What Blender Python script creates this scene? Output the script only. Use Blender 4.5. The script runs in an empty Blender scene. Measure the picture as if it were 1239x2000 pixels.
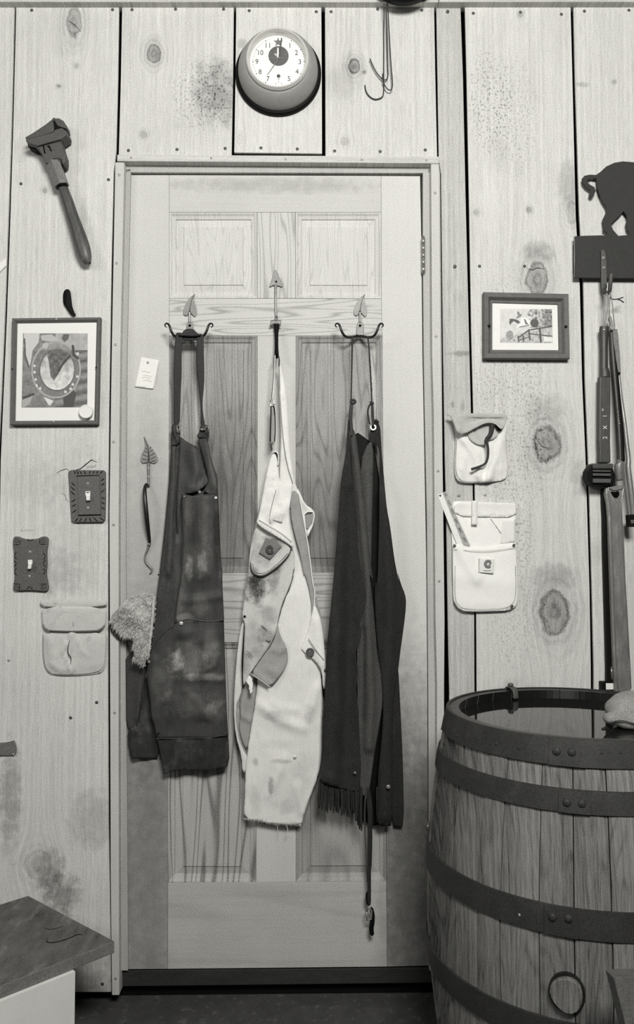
import bpy, bmesh, math, random
import numpy as np
from mathutils import Vector, Matrix, noise as mnoise
from mathutils.geometry import delaunay_2d_cdt
random.seed(7)
PI = math.pi
SC = bpy.context.scene
COL = SC.collection

# ------------------------------------------------------------------ camera
F, CX, CY = 1555.0, 619.5, 1000.0
D, CAMZ = 2.04, 1.143
PITCH, YAW = math.radians(2.5), math.radians(1.0)
cd = bpy.data.cameras.new('camera'); cam = bpy.data.objects.new('camera', cd); COL.objects.link(cam)
cam.location = (0, -D, CAMZ); cam.rotation_euler = (PI/2 + PITCH, 0, -YAW)
cd.sensor_fit = 'VERTICAL'; cd.sensor_height = 24.0; cd.lens = 24.0*F/2000.0
cd.clip_start = 0.02
SC.camera = cam
RM = cam.rotation_euler.to_matrix()
CL = Vector(cam.location)

# ------------------------------------------------------------------ light
w = bpy.data.worlds.new('world'); SC.world = w; w.use_nodes = True
w.node_tree.nodes['Background'].inputs[0].default_value = (1, .99, .96, 1)
w.node_tree.nodes['Background'].inputs[1].default_value = 0.04
def area(name, loc, target, sx, sy, power):
    l = bpy.data.lights.new(name, 'AREA'); l.shape = 'RECTANGLE'; l.size = sx; l.size_y = sy; l.energy = power
    l.color = (1, .99, .96)
    o = bpy.data.objects.new(name, l); COL.objects.link(o); o.location = loc
    o.rotation_euler = (Vector(target)-Vector(loc)).to_track_quat('-Z', 'Y').to_euler()
    return o
area('ceiling_light', (0.35, -2.45, 2.45), (0, 0, 1.5), 0.8, 0.5, 68)
area('fill_light', (-2.4, -2.6, 2.5), (0, 0, 1.5), 1.0, 1.0, 22)  # unseen low-power fill light added from the left
SC.view_settings.view_transform = 'Standard'; SC.view_settings.look = 'None'
SC.view_settings.exposure = 0.0; SC.view_settings.gamma = 1.0; SC.view_settings.use_curve_mapping = False

# ------------------------------------------------------------------ helpers
def P(px, py, Y=0.0):
    d = RM @ Vector(((px-CX)/F, -(py-CY)/F, -1.0))
    return CL + d*((Y-CL.y)/d.y)
def proj(v):
    q = RM.transposed() @ (Vector(v)-CL)
    return CX + F*q.x/-q.z, CY - F*q.y/-q.z
def Zm(ox, oy, s):
    return lambda *pts: [(ox+x/s, oy+y/s) for x, y in pts]
ROOT = {}
def rootloc(o):
    while o.parent: o = o.parent
    return Vector(ROOT.get(o.name, (0, 0, 0)))
def tag(o, label=None, cat=None, group=None, kind=None):
    if label: o['label'] = label
    if cat: o['category'] = cat
    if group: o['group'] = group
    if kind: o['kind'] = kind
    return o
def thing(name, label, cat, loc=(0, 0, 0), group=None):
    o = bpy.data.objects.new(name, None); COL.objects.link(o); o.location = loc; o.empty_display_size = .05
    ROOT[o.name] = tuple(loc)
    return tag(o, label, cat, group)
def setting(name, label=None):
    o = bpy.data.objects.new(name, None); COL.objects.link(o); ROOT[o.name] = (0, 0, 0)
    return tag(o, label, None, None, 'structure')
def obj(name, verts, faces, m, parent=None, smooth=False, label=None, mats=None, fm=None):
    off = rootloc(parent) if parent else Vector((0, 0, 0))
    me = bpy.data.meshes.new(name)
    me.from_pydata([tuple(Vector(v)-off) for v in verts], [], faces)
    o = bpy.data.objects.new(name, me); COL.objects.link(o)
    if parent: o.parent = parent
    for mm in (mats or [m]): me.materials.append(mm)
    if fm: me.polygons.foreach_set('material_index', fm)
    if smooth: me.polygons.foreach_set('use_smooth', [True]*len(me.polygons))
    me.update()
    bm = bmesh.new(); bm.from_mesh(me); bmesh.ops.recalc_face_normals(bm, faces=bm.faces); bm.to_mesh(me); bm.free()
    if label: o['label'] = label
    return o
def bevel(o, wd, seg=2):
    b = o.modifiers.new('bevel', 'BEVEL'); b.width = wd; b.segments = seg; b.limit_method = 'ANGLE'; b.angle_limit = .6
    return o
def chaik(pts, n=1, closed=True):
    for _ in range(n):
        q = []
        m = len(pts)
        for i in range(m if closed else m-1):
            a, b = pts[i], pts[(i+1) % m]
            q += [(a[0]*.75+b[0]*.25, a[1]*.75+b[1]*.25), (a[0]*.25+b[0]*.75, a[1]*.25+b[1]*.75)]
        pts = q if closed else [pts[0]]+q+[pts[-1]]
    return pts
def prism(name, pts, yf, yb, m, parent, bev=0, smooth=0, label=None, sd=False):
    """outline in photo pixels on the plane Y=yf, pushed straight back to yb"""
    if smooth: pts = chaik(pts, smooth)
    f = [P(x, y, yf) for x, y in pts]; n = len(f)
    v = f + [Vector((p.x, yb, p.z)) for p in f]
    fa = [list(range(n)), list(range(2*n-1, n-1, -1))] + [[i, i+n, (i+1) % n+n, (i+1) % n] for i in range(n)]
    o = obj(name, v, fa, m, parent, label=label)
    if bev: bevel(o, bev)
    return o
def box(name, x0, x1, y0, y1, z0, z1, m, parent, bev=0, label=None):
    v = [(x, y, z) for x in (x0, x1) for y in (y0, y1) for z in (z0, z1)]
    f = [(0, 1, 3, 2), (4, 6, 7, 5), (0, 4, 5, 1), (2, 3, 7, 6), (0, 2, 6, 4), (1, 5, 7, 3)]
    o = obj(name, v, f, m, parent, label=label)
    if bev: bevel(o, bev)
    return o
def tube(name, pts, rad, m, parent, seg=10, flat=1.0, label=None, sm=2, cap=True):
    """tube along world points; rad scalar or list; flat squashes the section along Y"""
    pts = [Vector(p) for p in pts]
    rad = [rad]*len(pts) if not hasattr(rad, '__len__') else list(rad)
    for _ in range(sm):
        if len(pts) < 3: break
        np_, nr = [pts[0]], [rad[0]]
        for i in range(len(pts)-1):
            np_ += [pts[i].lerp(pts[i+1], .25), pts[i].lerp(pts[i+1], .75)]
            nr += [rad[i]*.75+rad[i+1]*.25, rad[i]*.25+rad[i+1]*.75]
        pts, rad = np_+[pts[-1]], nr+[rad[-1]]
    v, f = [], []
    n = len(pts); prev = None
    for i, p in enumerate(pts):
        t = (pts[min(i+1, n-1)]-pts[max(i-1, 0)])
        t = t.normalized() if t.length > 1e-9 else Vector((0, 0, 1))
        yv = Vector((0, 1, 0)) if abs(t.y) < .9 else Vector((0, 0, 1))
        if prev is not None and abs(t.dot(prev)) < .95: yv = prev
        a = (yv - t*yv.dot(t)).normalized(); prev = a
        b = t.cross(a)
        for k in range(seg):
            an = 2*PI*k/seg
            v.append(p + a*(math.cos(an)*rad[i]*flat) + b*(math.sin(an)*rad[i]))
    for i in range(n-1):
        for k in range(seg):
            f.append((i*seg+k, i*seg+(k+1) % seg, (i+1)*seg+(k+1) % seg, (i+1)*seg+k))
    if cap: f += [tuple(range(seg)), tuple(range(n*seg-1, (n-1)*seg-1, -1))]
    return obj(name, v, f, m, parent, smooth=True, label=label)
def ptube(name, pts, r_px, Y, m, parent, **k):
    """tube whose centre line is given in photo pixels at depth Y (scalar or list); radius in px"""
    Ys = [Y]*len(pts) if not hasattr(Y, '__len__') else Y
    rs = [r_px]*len(pts) if not hasattr(r_px, '__len__') else r_px
    return tube(name, [P(x, y, yy) for (x, y), yy in zip(pts, Ys)], [r*(D+yy)/F for r, yy in zip(rs, Ys)], m, parent, **k)
def lathe(name, prof, cen, m, parent, seg=48, axis='Y', label=None, smooth=True, ang=(0, 2*PI)):
    """prof: (r, h); revolved about Y (h towards -Y) or Z through cen"""
    cen = Vector(cen); v, f = [], []
    full = abs(ang[1]-ang[0]-2*PI) < 1e-6
    ns = seg if full else seg+1
    for r, h in prof:
        for k in range(ns):
            a = ang[0]+(ang[1]-ang[0])*k/seg
            v.append(cen+(Vector((r*math.cos(a), -h, r*math.sin(a))) if axis == 'Y' else Vector((r*math.cos(a), r*math.sin(a), h))))
    for i in range(len(prof)-1):
        for k in range(seg):
            k2 = (k+1) % ns
            f.append((i*ns+k, i*ns+k2, (i+1)*ns+k2, (i+1)*ns+k))
    o = obj(name, v, f, m, parent, smooth=smooth, label=label)
    bm = bmesh.new(); bm.from_mesh(o.data); bmesh.ops.remove_doubles(bm, verts=bm.verts, dist=1e-6); bmesh.ops.recalc_face_normals(bm, faces=bm.faces)
    if smooth:
        for e in bm.edges:
            if len(e.link_faces) == 2 and e.calc_face_angle(0) > .6: e.smooth = False
    bm.to_mesh(o.data); bm.free()
    return o
def seg_dist(X, Z, line):
    d = np.full(X.shape, 1e9)
    for (ax, ay), (bx, by) in zip(line[:-1], line[1:]):
        vx, vy = bx-ax, by-ay; L = vx*vx+vy*vy+1e-9
        t = np.clip(((X-ax)*vx+(Z-ay)*vy)/L, 0, 1)
        d = np.minimum(d, np.hypot(X-ax-t*vx, Z-ay-t*vy))
    return d
def resample(pts, step, closed=True):
    out = []
    m = len(pts)
    for i in range(m if closed else m-1):
        a, b = pts[i], pts[(i+1) % m]
        n = max(1, int(math.hypot(b[0]-a[0], b[1]-a[1])/step))
        out += [(a[0]+(b[0]-a[0])*k/n, a[1]+(b[1]-a[1])*k/n) for k in range(n)]
    return out
def cloth(name, pts, m, parent, y=-.01, y2=None, folds=(), res=6, th=.0025, sm=1, rag=0, roll=0, wob=.0012, wsc=.03, ymax=.0165, label=None):
    """a limp sheet: outline in px, depth y (top) to y2 (bottom), folds [(px polyline, width px, height m)]"""
    pts = resample(chaik(list(pts), sm) if sm else list(pts), res*.8)
    if rag:
        pts = [(x+rag*mnoise.noise((x*.21, yy*.21, 3.1)), yy+rag*mnoise.noise((x*.23, yy*.2, 9.7))) for x, yy in pts]
    pts = [p for i, p in enumerate(pts) if math.hypot(p[0]-pts[i-1][0], p[1]-pts[i-1][1]) > .3]
    xs = [p[0] for p in pts]; ys = [p[1] for p in pts]
    n0 = len(pts)
    A = np.array(pts); B = np.roll(A, -1, 0)
    inner = []
    gy = min(ys)+res; row = 0
    while gy < max(ys):
        hit = []
        for (ax, ay), (bx, by) in zip(A, B):
            if (ay > gy) != (by > gy): hit.append(ax+(gy-ay)/(by-ay)*(bx-ax))
        hit.sort()
        for a, b in zip(hit[::2], hit[1::2]):
            gx = a+res*.7
            if b-a > res*1.2:
                n = max(1, int((b-a-res*1.2)/res)+1)
                for k in range(n+1): inner.append((a+res*.6+(b-a-res*1.2)*k/n, gy))
        gy += res; row += 1
    V2 = [Vector(p) for p in pts]+[Vector(p) for p in inner]
    r = delaunay_2d_cdt(V2, [], [list(range(n0))], 1, 1e-4)
    vs, fs = r[0], [list(f) for f in r[2]]
    X = np.array([v[0] for v in vs]); Y = np.array([v[1] for v in vs])
    t = (Y-min(ys))/max(1e-6, max(ys)-min(ys))
    dep = y + ((y2 if y2 is not None else y)-y)*t
    for line, wd, amp in folds:
        dep = dep - amp*np.exp(-(seg_dist(X, Y, line)/wd)**2)
    if roll:
        dd = seg_dist(X, Y, pts+[pts[0]])
        dep = dep + roll*np.exp(-(dd/9.0)**2)
    dep = np.array([dp - wob*mnoise.noise((a*wsc, b*wsc*.6, y*50)) - wob*.5*mnoise.noise((a*wsc*3, b*wsc*2.2, y*50+4)) for dp, a, b in zip(dep, X, Y)])
    dep = np.minimum(dep, ymax-th)
    fr = [P(a, b, dp) for a, b, dp in zip(X, Y, dep)]
    n = len(fr)
    v = fr+[p+Vector((0, th, 0)) for p in fr]
    edges = {}
    for f in fs:
        for i in range(len(f)):
            e = (f[i], f[(i+1) % len(f)])
            if (e[1], e[0]) in edges: del edges[(e[1], e[0])]
            else: edges[e] = 1
    fa = fs+[[i+n for i in reversed(f)] for f in fs]+[[b, a, a+n, b+n] for a, b in edges]
    o = obj(name, v, fa, m, parent, smooth=True, label=label)
    return o
def nested(name, cor, steps, m, parent, fill=True, label=None, back=None):
    """mitred rectangular profile. cor: TL,TR,BR,BL world points; steps [(inset m, Y)]"""
    c = [Vector(p) for p in cor]
    sx = [1, -1, -1, 1]; sz = [-1, -1, 1, 1]
    v, f = [], []
    if back is not None: steps = [(steps[0][0], back)]+list(steps)
    for ins, Y in steps:
        for i in range(4): v.append((c[i].x+sx[i]*ins, Y, c[i].z+sz[i]*ins))
    n = len(steps)
    for s in range(n-1):
        for i in range(4):
            j = (i+1) % 4
            f.append((s*4+i, s*4+j, s*4+4+j, s*4+4+i))
    if fill: f.append(tuple(range((n-1)*4, n*4)))
    return obj(name, v, f, m, parent, label=label)
def curve_text(s):
    c = bpy.data.curves.new('t', 'FONT'); c.body = s; c.size = 1.0; c.resolution_u = 3
    o = bpy.data.objects.new('t', c); COL.objects.link(o)
    dg = bpy.context.evaluated_depsgraph_get()
    me = bpy.data.meshes.new_from_object(o.evaluated_get(dg))
    vs = [tuple(v.co) for v in me.vertices]; fs = [tuple(p.vertices) for p in me.polygons]
    bpy.data.objects.remove(o); bpy.data.meshes.remove(me); bpy.data.curves.remove(c)
    return vs, fs
def text(name, s, px, py, Y, h_px, m, parent, ang=0.0, th=.0004, stretch=1.0, bold=0):
    vs, fs = curve_text(s)
    x0 = min(v[0] for v in vs); x1 = max(v[0] for v in vs); y0 = min(v[1] for v in vs); y1 = max(v[1] for v in vs)
    k = h_px/(y1-y0)*(D+Y)/F; c = P(px, py, Y); ca, sa = math.cos(ang), math.sin(ang)
    out = []
    for v in vs:
        a = (v[0]-(x0+x1)/2)*k*stretch; b = (v[1]-(y0+y1)/2)*k
        out.append((c.x+a*ca-b*sa, Y, c.z+a*sa+b*ca))
    n = len(out)
    out += [(a, Y+th, b) for a, _, b in out]
    return obj(name, out, [tuple(f) for f in fs]+[tuple(i+n for i in reversed(f)) for f in fs], m, parent)
def dome(name, px, py, Y, r_px, m, parent, h=.5, seg=10, label=None):
    c = P(px, py, Y); r = r_px*(D+Y)/F
    pr = [(r, -.001)]+[(r*math.cos(a), r*h*math.sin(a)) for a in (0, .5, 1.0, 1.4)]+[(0, r*h)]
    return lathe(name, pr, c, m, parent, seg=seg, label=label)

# ------------------------------------------------------------------ materials
class NT:
    def __init__(s, name):
        s.m = bpy.data.materials.new(name); s.m.use_nodes = True; s.t = s.m.node_tree
        s.b = s.t.nodes['Principled BSDF']; s.l = s.t.links
    def n(s, ty, **k):
        x = s.t.nodes.new(ty)
        for a, b in k.items(): setattr(x, a, b)
        return x
    def math(s, op, a, b=None, c=None, clamp=False):
        x = s.n('ShaderNodeMath', operation=op); x.use_clamp = clamp
        for i, q in enumerate((a, b, c)):
            if q is None: continue
            if hasattr(q, 'links'): s.l.new(q, x.inputs[i])
            else: x.inputs[i].default_value = q
        return x.outputs[0]
    def noise(s, x, y, z, scale=1, detail=3, rough=.6):
        c = s.n('ShaderNodeCombineXYZ')
        for i, q in enumerate((x, y, z)):
            if hasattr(q, 'links'): s.l.new(q, c.inputs[i])
            else: c.inputs[i].default_value = q
        nn = s.n('ShaderNodeTexNoise'); nn.inputs['Scale'].default_value = scale; nn.inputs['Detail'].default_value = detail
        nn.inputs['Roughness'].default_value = rough; s.l.new(c.outputs[0], nn.inputs['Vector']); return nn.outputs[0]
    def coords(s):
        tc = s.n('ShaderNodeTexCoord'); sp = s.n('ShaderNodeSeparateXYZ'); s.l.new(tc.outputs['Object'], sp.inputs[0])
        return sp.outputs
    def smooth(s, v, a, b):
        mr = s.n('ShaderNodeMapRange', interpolation_type='SMOOTHSTEP')
        s.l.new(v, mr.inputs[0]); mr.inputs[1].default_value = a; mr.inputs[2].default_value = b
        return mr.outputs[0]
    def finish(s, v, rough=.7, metal=0, bump=0, bd=.002, spec=.3, tint=(1.0, .992, .945)):
        v = s.math('MAXIMUM', v, .004)
        c = s.n('ShaderNodeCombineColor')
        for i in range(3): s.l.new(s.math('MULTIPLY', v, tint[i]), c.inputs[i])
        s.l.new(c.outputs[0], s.b.inputs['Base Color'])
        s.b.inputs['Roughness'].default_value = rough; s.b.inputs['Metallic'].default_value = metal
        s.b.inputs['Specular IOR Level'].default_value = spec
        if bump:
            bn = s.n('ShaderNodeBump'); bn.inputs['Strength'].default_value = bump; bn.inputs['Distance'].default_value = bd
            s.l.new(v, bn.inputs['Height']); s.l.new(bn.outputs[0], s.b.inputs['Normal'])
        return s.m
def wood(name, base, knots=(), stains=(), c1=.21, c2=.20, c3=.38, lines=0, ls=14, lf=30, horiz=False, seed=0, rough=.75, sx=130, bump=.25, blot=.06, off=(0, 0, 0), mottle=(), sna=3.2, lsp=.09):
    t = NT(name); o = t.coords()
    X, Z = (o[2], o[0]) if horiz else (o[0], o[2])
    xw = X
    sub = []
    for (kx, ky, rx, ry, amt) in knots:
        c = P(kx, ky, 0)-Vector(off); px = (D/F)
        a, b = (c.z, c.x) if horiz else (c.x, c.z)
        dx0 = t.math('SUBTRACT', X, a); dx = t.math('DIVIDE', dx0, rx*px); dz = t.math('DIVIDE', t.math('SUBTRACT', Z, b), ry*px)
        d2 = t.math('ADD', t.math('MULTIPLY', dx, dx), t.math('MULTIPLY', dz, dz))
        e = t.math('EXPONENT', t.math('MULTIPLY', d2, -.22))
        xw = t.math('SUBTRACT', xw, t.math('MULTIPLY', t.math('MULTIPLY', dx0, .85), e))
        nn = t.noise(X, 0, Z, 34, 2)
        d = t.math('ADD', t.math('SQRT', d2), t.math('MULTIPLY', t.math('SUBTRACT', nn, .5), 1.0))
        core = t.smooth(d, 1.2, .6)
        dr_ = t.math('DIVIDE', t.math('SUBTRACT', d, .98), .13)
        rim = t.math('MULTIPLY', t.math('EXPONENT', t.math('MULTIPLY', t.math('MULTIPLY', dr_, dr_), -1.0)), t.math('MULTIPLY', nn, .30*amt))
        ring = t.math('MULTIPLY', t.math('POWER', t.math('ABSOLUTE', t.math('SINE', t.math('MULTIPLY', d, 5.2))), 3.0), t.smooth(d, 3.2, .9))
        halo = t.smooth(d, 2.6, 1.0)
        s1 = t.math('ADD', t.math('ADD', rim, t.math('MULTIPLY', core, amt*.17)), t.math('MULTIPLY', ring, amt*.085))
        sub.append(t.math('ADD', s1, t.math('MULTIPLY', halo, amt*.07)))
    n1 = t.noise(t.math('MULTIPLY', xw, sx), seed, t.math('MULTIPLY', Z, 2.2), 1, 4)
    n2 = t.noise(t.math('MULTIPLY', xw, sx*4.5), seed+3, t.math('MULTIPLY', Z, 26), 1, 3)
    n3 = t.noise(X, seed, Z, 560, 1, .8)
    n3b = t.noise(X, seed+1, Z, 330, 2, .7)
    n4 = t.noise(X, seed, Z, 7, 3)
    v = t.math('ADD', base, t.math('MULTIPLY', t.math('SUBTRACT', n1, .5), c1*2))
    for nn, k in ((n2, c2*2), (n3, c3*2), (n3b, c3*1.3), (n4, blot*2)):
        v = t.math('ADD', v, t.math('MULTIPLY', t.math('SUBTRACT', nn, .5), k))
    # dark flecks
    fl = t.smooth(t.noise(t.math('MULTIPLY', X, 1.6), seed+5, Z, 160, 2, .5), .70, .82)
    v = t.math('SUBTRACT', v, t.math('MULTIPLY', fl, .12))
    if lines:
        nl = t.noise(t.math('MULTIPLY', xw, ls), seed+7, t.math('MULTIPLY', Z, ls*.09), 1, 1.0)
        sl = t.math('POWER', t.math('ABSOLUTE', t.math('SINE', t.math('MULTIPLY', nl, lf*1.4))), 12.0)
        v = t.math('SUBTRACT', v, t.math('MULTIPLY', sl, lines))
    for s_ in sub: v = t.math('SUBTRACT', v, s_)
    for (kx, ky, rx, ry, amt) in stains:
        c = P(kx, ky, 0)-Vector(off); px = (D/F)
        a, b = (c.z, c.x) if horiz else (c.x, c.z)
        if horiz: rx, ry = ry, rx
        dx = t.math('DIVIDE', t.math('SUBTRACT', X, a), rx*px); dz = t.math('DIVIDE', t.math('SUBTRACT', Z, b), ry*px)
        d2 = t.math('ADD', t.math('MULTIPLY', dx, dx), t.math('MULTIPLY', dz, dz))
        nn = t.noise(X, seed+9, Z, 38, 4)
        e = t.smooth(t.math('ADD', d2, t.math('MULTIPLY', t.math('SUBTRACT', nn, .5), sna)), 1.5, -.2)
        fine = t.math('ADD', .55 if sna > 2 else .85, t.math('MULTIPLY', t.noise(X, seed+2, Z, 210, 2), .9 if sna > 2 else .3))
        v = t.math('MULTIPLY', v, t.math('SUBTRACT', 1.0, t.math('MULTIPLY', t.math('MULTIPLY', e, fine), amt)))
    for (kx, ky, rx, ry, amt) in mottle:      # rough torn saw texture
        c = P(kx, ky, 0); px = (D/F)
        dx = t.math('DIVIDE', t.math('SUBTRACT', X, c.x), rx*px); dz = t.math('DIVIDE', t.math('SUBTRACT', Z, c.z), ry*px)
        e = t.smooth(t.math('ADD', t.math('MULTIPLY', dx, dx), t.math('MULTIPLY', dz, dz)), 1.2, .1)
        mm = t.smooth(t.noise(X, seed+4, t.math('MULTIPLY', Z, .8), 170, 2, .6), .52, .66)
        v = t.math('SUBTRACT', v, t.math('MULTIPLY', t.math('MULTIPLY', e, mm), amt))
    return t.finish(v, rough, bump=bump, bd=.003)
def M(name, v0, amp=.3, sc=60, fine=.2, fsc=700, rough=.7, metal=0, stretch=(1, 1, 1), bump=.2, spec=.3, scuff=0, scs=22, spots=0, bd=.002, spec_f=None):
    """plain material: relative mottling + fine grain + optional pale scuffs / dark spots"""
    t = NT(name); o = t.coords()
    c = [t.math('MULTIPLY', o[i], stretch[i]) for i in range(3)]
    n1 = t.noise(c[0], c[1], c[2], sc, 4); n2 = t.noise(c[0], c[1], c[2], fsc*.75, 1, .8)
    k = t.math('ADD', 1.0, t.math('ADD', t.math('MULTIPLY', t.math('SUBTRACT', n1, .5), amp*2), t.math('MULTIPLY', t.math('SUBTRACT', n2, .5), fine*4)))
    v = t.math('MULTIPLY', k, v0)
    if scuff:
        q = t.smooth(t.noise(c[0], c[1], c[2], scs, 6, .65), .53, .74)
        v = t.math('ADD', v, t.math('MULTIPLY', q, scuff))
    if spots:
        q = t.smooth(t.noise(c[0], c[1], c[2], scs*1.7, 5, .6), .60, .72)
        v = t.math('MULTIPLY', v, t.math('SUBTRACT', 1.0, t.math('MULTIPLY', q, spots)))
    return t.finish(v, rough, metal, bump, bd, spec)
m_black = M('black_gap', .006, 0, rough=.9, bump=0, spec=0)
m_trim = wood('trim_wood', .60, c1=.06, c2=.05, c3=.30, seed=31)
m_jamb = wood('jamb_wood', .47, c1=.07, c2=.05, c3=.30, seed=33)
m_beam = wood('beam_wood', .6, horiz=True, seed=35)
m_nail = M('nail_iron', .09, .3, rough=.5, metal=.3)
m_nail2 = M('nail_bright', .35, .3, rough=.5, metal=.3)
m_iron = M('wrought_iron', .045, .35, 90, .3, rough=.38, metal=.75, spec=.5)
m_irong = M('hammered_iron', .24, .35, 130, .35, rough=.55, metal=.5, bump=.5)
m_cast = M('cast_iron', .105, .3, 120, .35, rough=.6, metal=.35, bump=.4)
m_steel = M('worn_steel', .26, .5, 40, .4, rough=.42, metal=.45, stretch=(2, 2, .5), scuff=.15, scs=20)
m_chrome = M('bright_steel', .75, .1, 60, .05, rough=.2, metal=.9, bump=0)
m_pipe = M('blued_steel', .085, .4, 40, .3, rough=.5, metal=.5, stretch=(2, 2, .5))
m_leather = M('old_leather', .040, .5, 45, .5, 600, rough=.6, bump=.6, scuff=.13, scs=15, stretch=(1, 1, .6))
m_leather2 = M('dark_leather', .026, .5, 45, .5, 600, rough=.6, bump=.5, scuff=.05, scs=12)
m_leather3 = M('brown_leather', .048, .4, 40, .45, 600, rough=.55, bump=.5, scuff=.05, scs=9, stretch=(1.6, 1, .5))
m_suede = M('dark_suede', .030, .30, 30, .5, 800, rough=.95, bump=.3, scuff=.014, scs=10, stretch=(1, 1, .5), spec=.1)
m_suede2 = M('pale_suede', .080, .30, 30, .5, 800, rough=.95, bump=.3, scuff=.016, scs=10, stretch=(1, 1, .5), spec=.1)
m_strap = M('black_strap', .030, .3, 90, .3, rough=.6)
m_canvas = M('pale_canvas', .84, .09, 30, .17, 900, rough=.95, bump=.25, spots=.16, scs=30, spec=.1)
m_canvas2 = M('stained_canvas', .70, .2, 30, .22, 900, rough=.95, bump=.3, spots=.5, scs=16, spec=.1)
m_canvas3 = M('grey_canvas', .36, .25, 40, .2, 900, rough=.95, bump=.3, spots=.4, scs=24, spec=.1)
m_canvasw = M('white_canvas', .92, .05, 40, .1, 900, rough=.95, bump=.2, spec=.1)
m_seam = M('seam_thread', .30, .3, 200, .2, rough=.9)
m_dark = M('dark_thread', .05, .3, 200, .2, rough=.9)
m_paper = M('white_paper', .86, .02, 30, .04, rough=.8, bump=0)
m_white = M('white_plastic', .85, .02, 30, .02, rough=.35, bump=0)
m_black2 = M('black_enamel', .005, .2, 60, .1, rough=.6, spec=.12)

# ------------------------------------------------------------------ wall boards
wall = setting('wall_back')
zf = P(120, 1938, 0).z * 0
sheath = box('wall_sheathing', -2.2, 2.2, .075, .10, -.02, 3.0, m_black, wall, label='dark backing behind the boards')
def board(L, R, m, y=0.0, bev=.0016, nm='board'):
    return prism(nm, list(L)+list(R)[::-1], y, y+.009, m, wall, bev)
B1 = wood('board_a', .66, knots=[(145, 45, 14, 30, 1.0), (149, 128, 4, 5, .8), (115, 168, 4, 3, 1.2), (88, 372, 5, 5, .8), (75, 1690, 26, 26, .5)],
          stains=[(120, 1745, 38, 42, .55), (95, 1700, 34, 40, .4), (20, 1560, 22, 110, .4), (60, 940, 60, 60, .12), (150, 1000, 60, 160, .12), (155, 450, 28, 70, .16), (45, 290, 16, 30, .1), (180, 1600, 50, 60, .25), (100, 1120, 60, 50, .2), (60, 1900, 180, 80, .35)], seed=1)
B0 = wood('board_b', .66, seed=2, knots=[(8, 1050, 5, 7, .5)])
B2 = wood('board_c', .64, knots=[(301, 105, 13, 18, 1.3), (281, 263, 7, 7, .7), (346, 244, 4, 6, .3)], stains=[(425, 180, 52, 70, .45)], mottle=[(400, 185, 75, 90, .3)], seed=3)
B3 = wood('board_d', .66, knots=[(468, 272, 6, 10, .4)], stains=[(474, 85, 10, 12, .3)], seed=4)
B4 = wood('board_e', .63, knots=[(692, 130, 11, 16, 1.3), (673, 276, 8, 8, .6), (712, 141, 3, 3, 1)], stains=[(670, 165, 40, 40, .14)], seed=5)
B5 = wood('board_f', .52, seed=6, knots=[(885, 790, 3, 5, .8), (905, 795, 3, 7, .5)], stains=[(905, 690, 30, 6, .4)])
B6 = wood('board_g', .65, knots=[(1050, 545, 21, 36, 1.15), (1068, 868, 26, 34, 1.25), (1084, 1195, 27, 42, 1.25), (1118, 415, 12, 22, .6), (1034, 410, 5, 5, .9), (930, 415, 5, 5, .7), (1018, 28, 5, 6, .8)],
          stains=[(1112, 360, 26, 50, .28), (1052, 492, 34, 22, .34), (1065, 800, 50, 34, .22), (1085, 1125, 46, 26, .3), (1132, 930, 22, 40, .22), (968, 300, 30, 40, .1), (1010, 1380, 60, 50, .25)],
          mottle=[(955, 200, 50, 130, .30), (1010, 230, 50, 150, .20), (1000, 800, 90, 330, .24), (1000, 1150, 60, 200, .2)], seed=8)
B7 = wood('board_h', .66, knots=[(1200, 160, 5, 4, .6)], stains=[(1140, 165, 14, 6, .3), (1165, 1080, 20, 30, .15)], seed=9)
board([(-60, 4), (-60, 2010)], [(28, 4), (22, 250), (14, 480), (9, 620), (2, 780), (-4, 900), (-8, 1200), (-8, 2010)], B0)
board([(31.5, 7), (25.5, 250), (18, 480), (13, 620), (6, 780), (1, 900), (-3, 1200), (-3, 1938)],
      [(232.5, 7), (230.5, 150), (227, 295), (222, 335), (218, 500), (216, 620), (213, 800), (211, 1000), (211, 1370), (212, 1600), (216, 1830), (217, 1938)], B1)
board([(238.5, 7), (236, 150), (231.5, 312)], [(457, 7), (455.5, 150), (452.5, 312)], B2)
board([(461.5, 7), (460, 150), (457.5, 298)], [(628, 7), (629, 150), (629.5, 300)], B3)
board([(635, 7), (635.5, 150), (636, 312)], [(848.5, 7), (851, 150), (854.5, 312)], B4)
board([(852.5, 7), (855, 150), (857.5, 312), (862, 340), (866, 690), (869.5, 900), (872, 1000), (875, 1210), (878, 1350), (880, 1945)],
      [(900, 7), (905, 150), (910.5, 400), (916.5, 640), (920.3, 790), (924, 950), (927, 1200), (927.5, 1350), (929, 1945)], B5, y=.003)
board([(908.5, 11), (912, 150), (917, 400), (921, 640), (924.8, 790), (928, 950), (931, 1200), (932, 1350), (933, 1945)],
      [(1115.5, 14), (1119, 150), (1125.5, 420), (1133.5, 560), (1138, 740), (1144.5, 890), (1148, 1000), (1152.5, 1150), (1155, 1300), (1158, 1945)], B6)
board([(1121, 8), (1124, 150), (1132.5, 420), (1140.5, 560), (1143.5, 740), (1149.5, 890), (1153, 1000), (1157, 1150), (1160.5, 1300), (1163, 1945)],
      [(1262, 6), (1268, 400), (1290, 900), (1304, 1945)], B7)
board([(1266, 6), (1272, 400), (1294, 900), (1308, 1945)], [(1420, 6), (1440, 1945)], B0)
board([(-420, 4), (-440, 2010)], [(-64, 4), (-64, 2010)], B1)
board([(1424, 6), (1444, 1945)], [(1760, 6), (1800, 1945)], B7)
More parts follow.
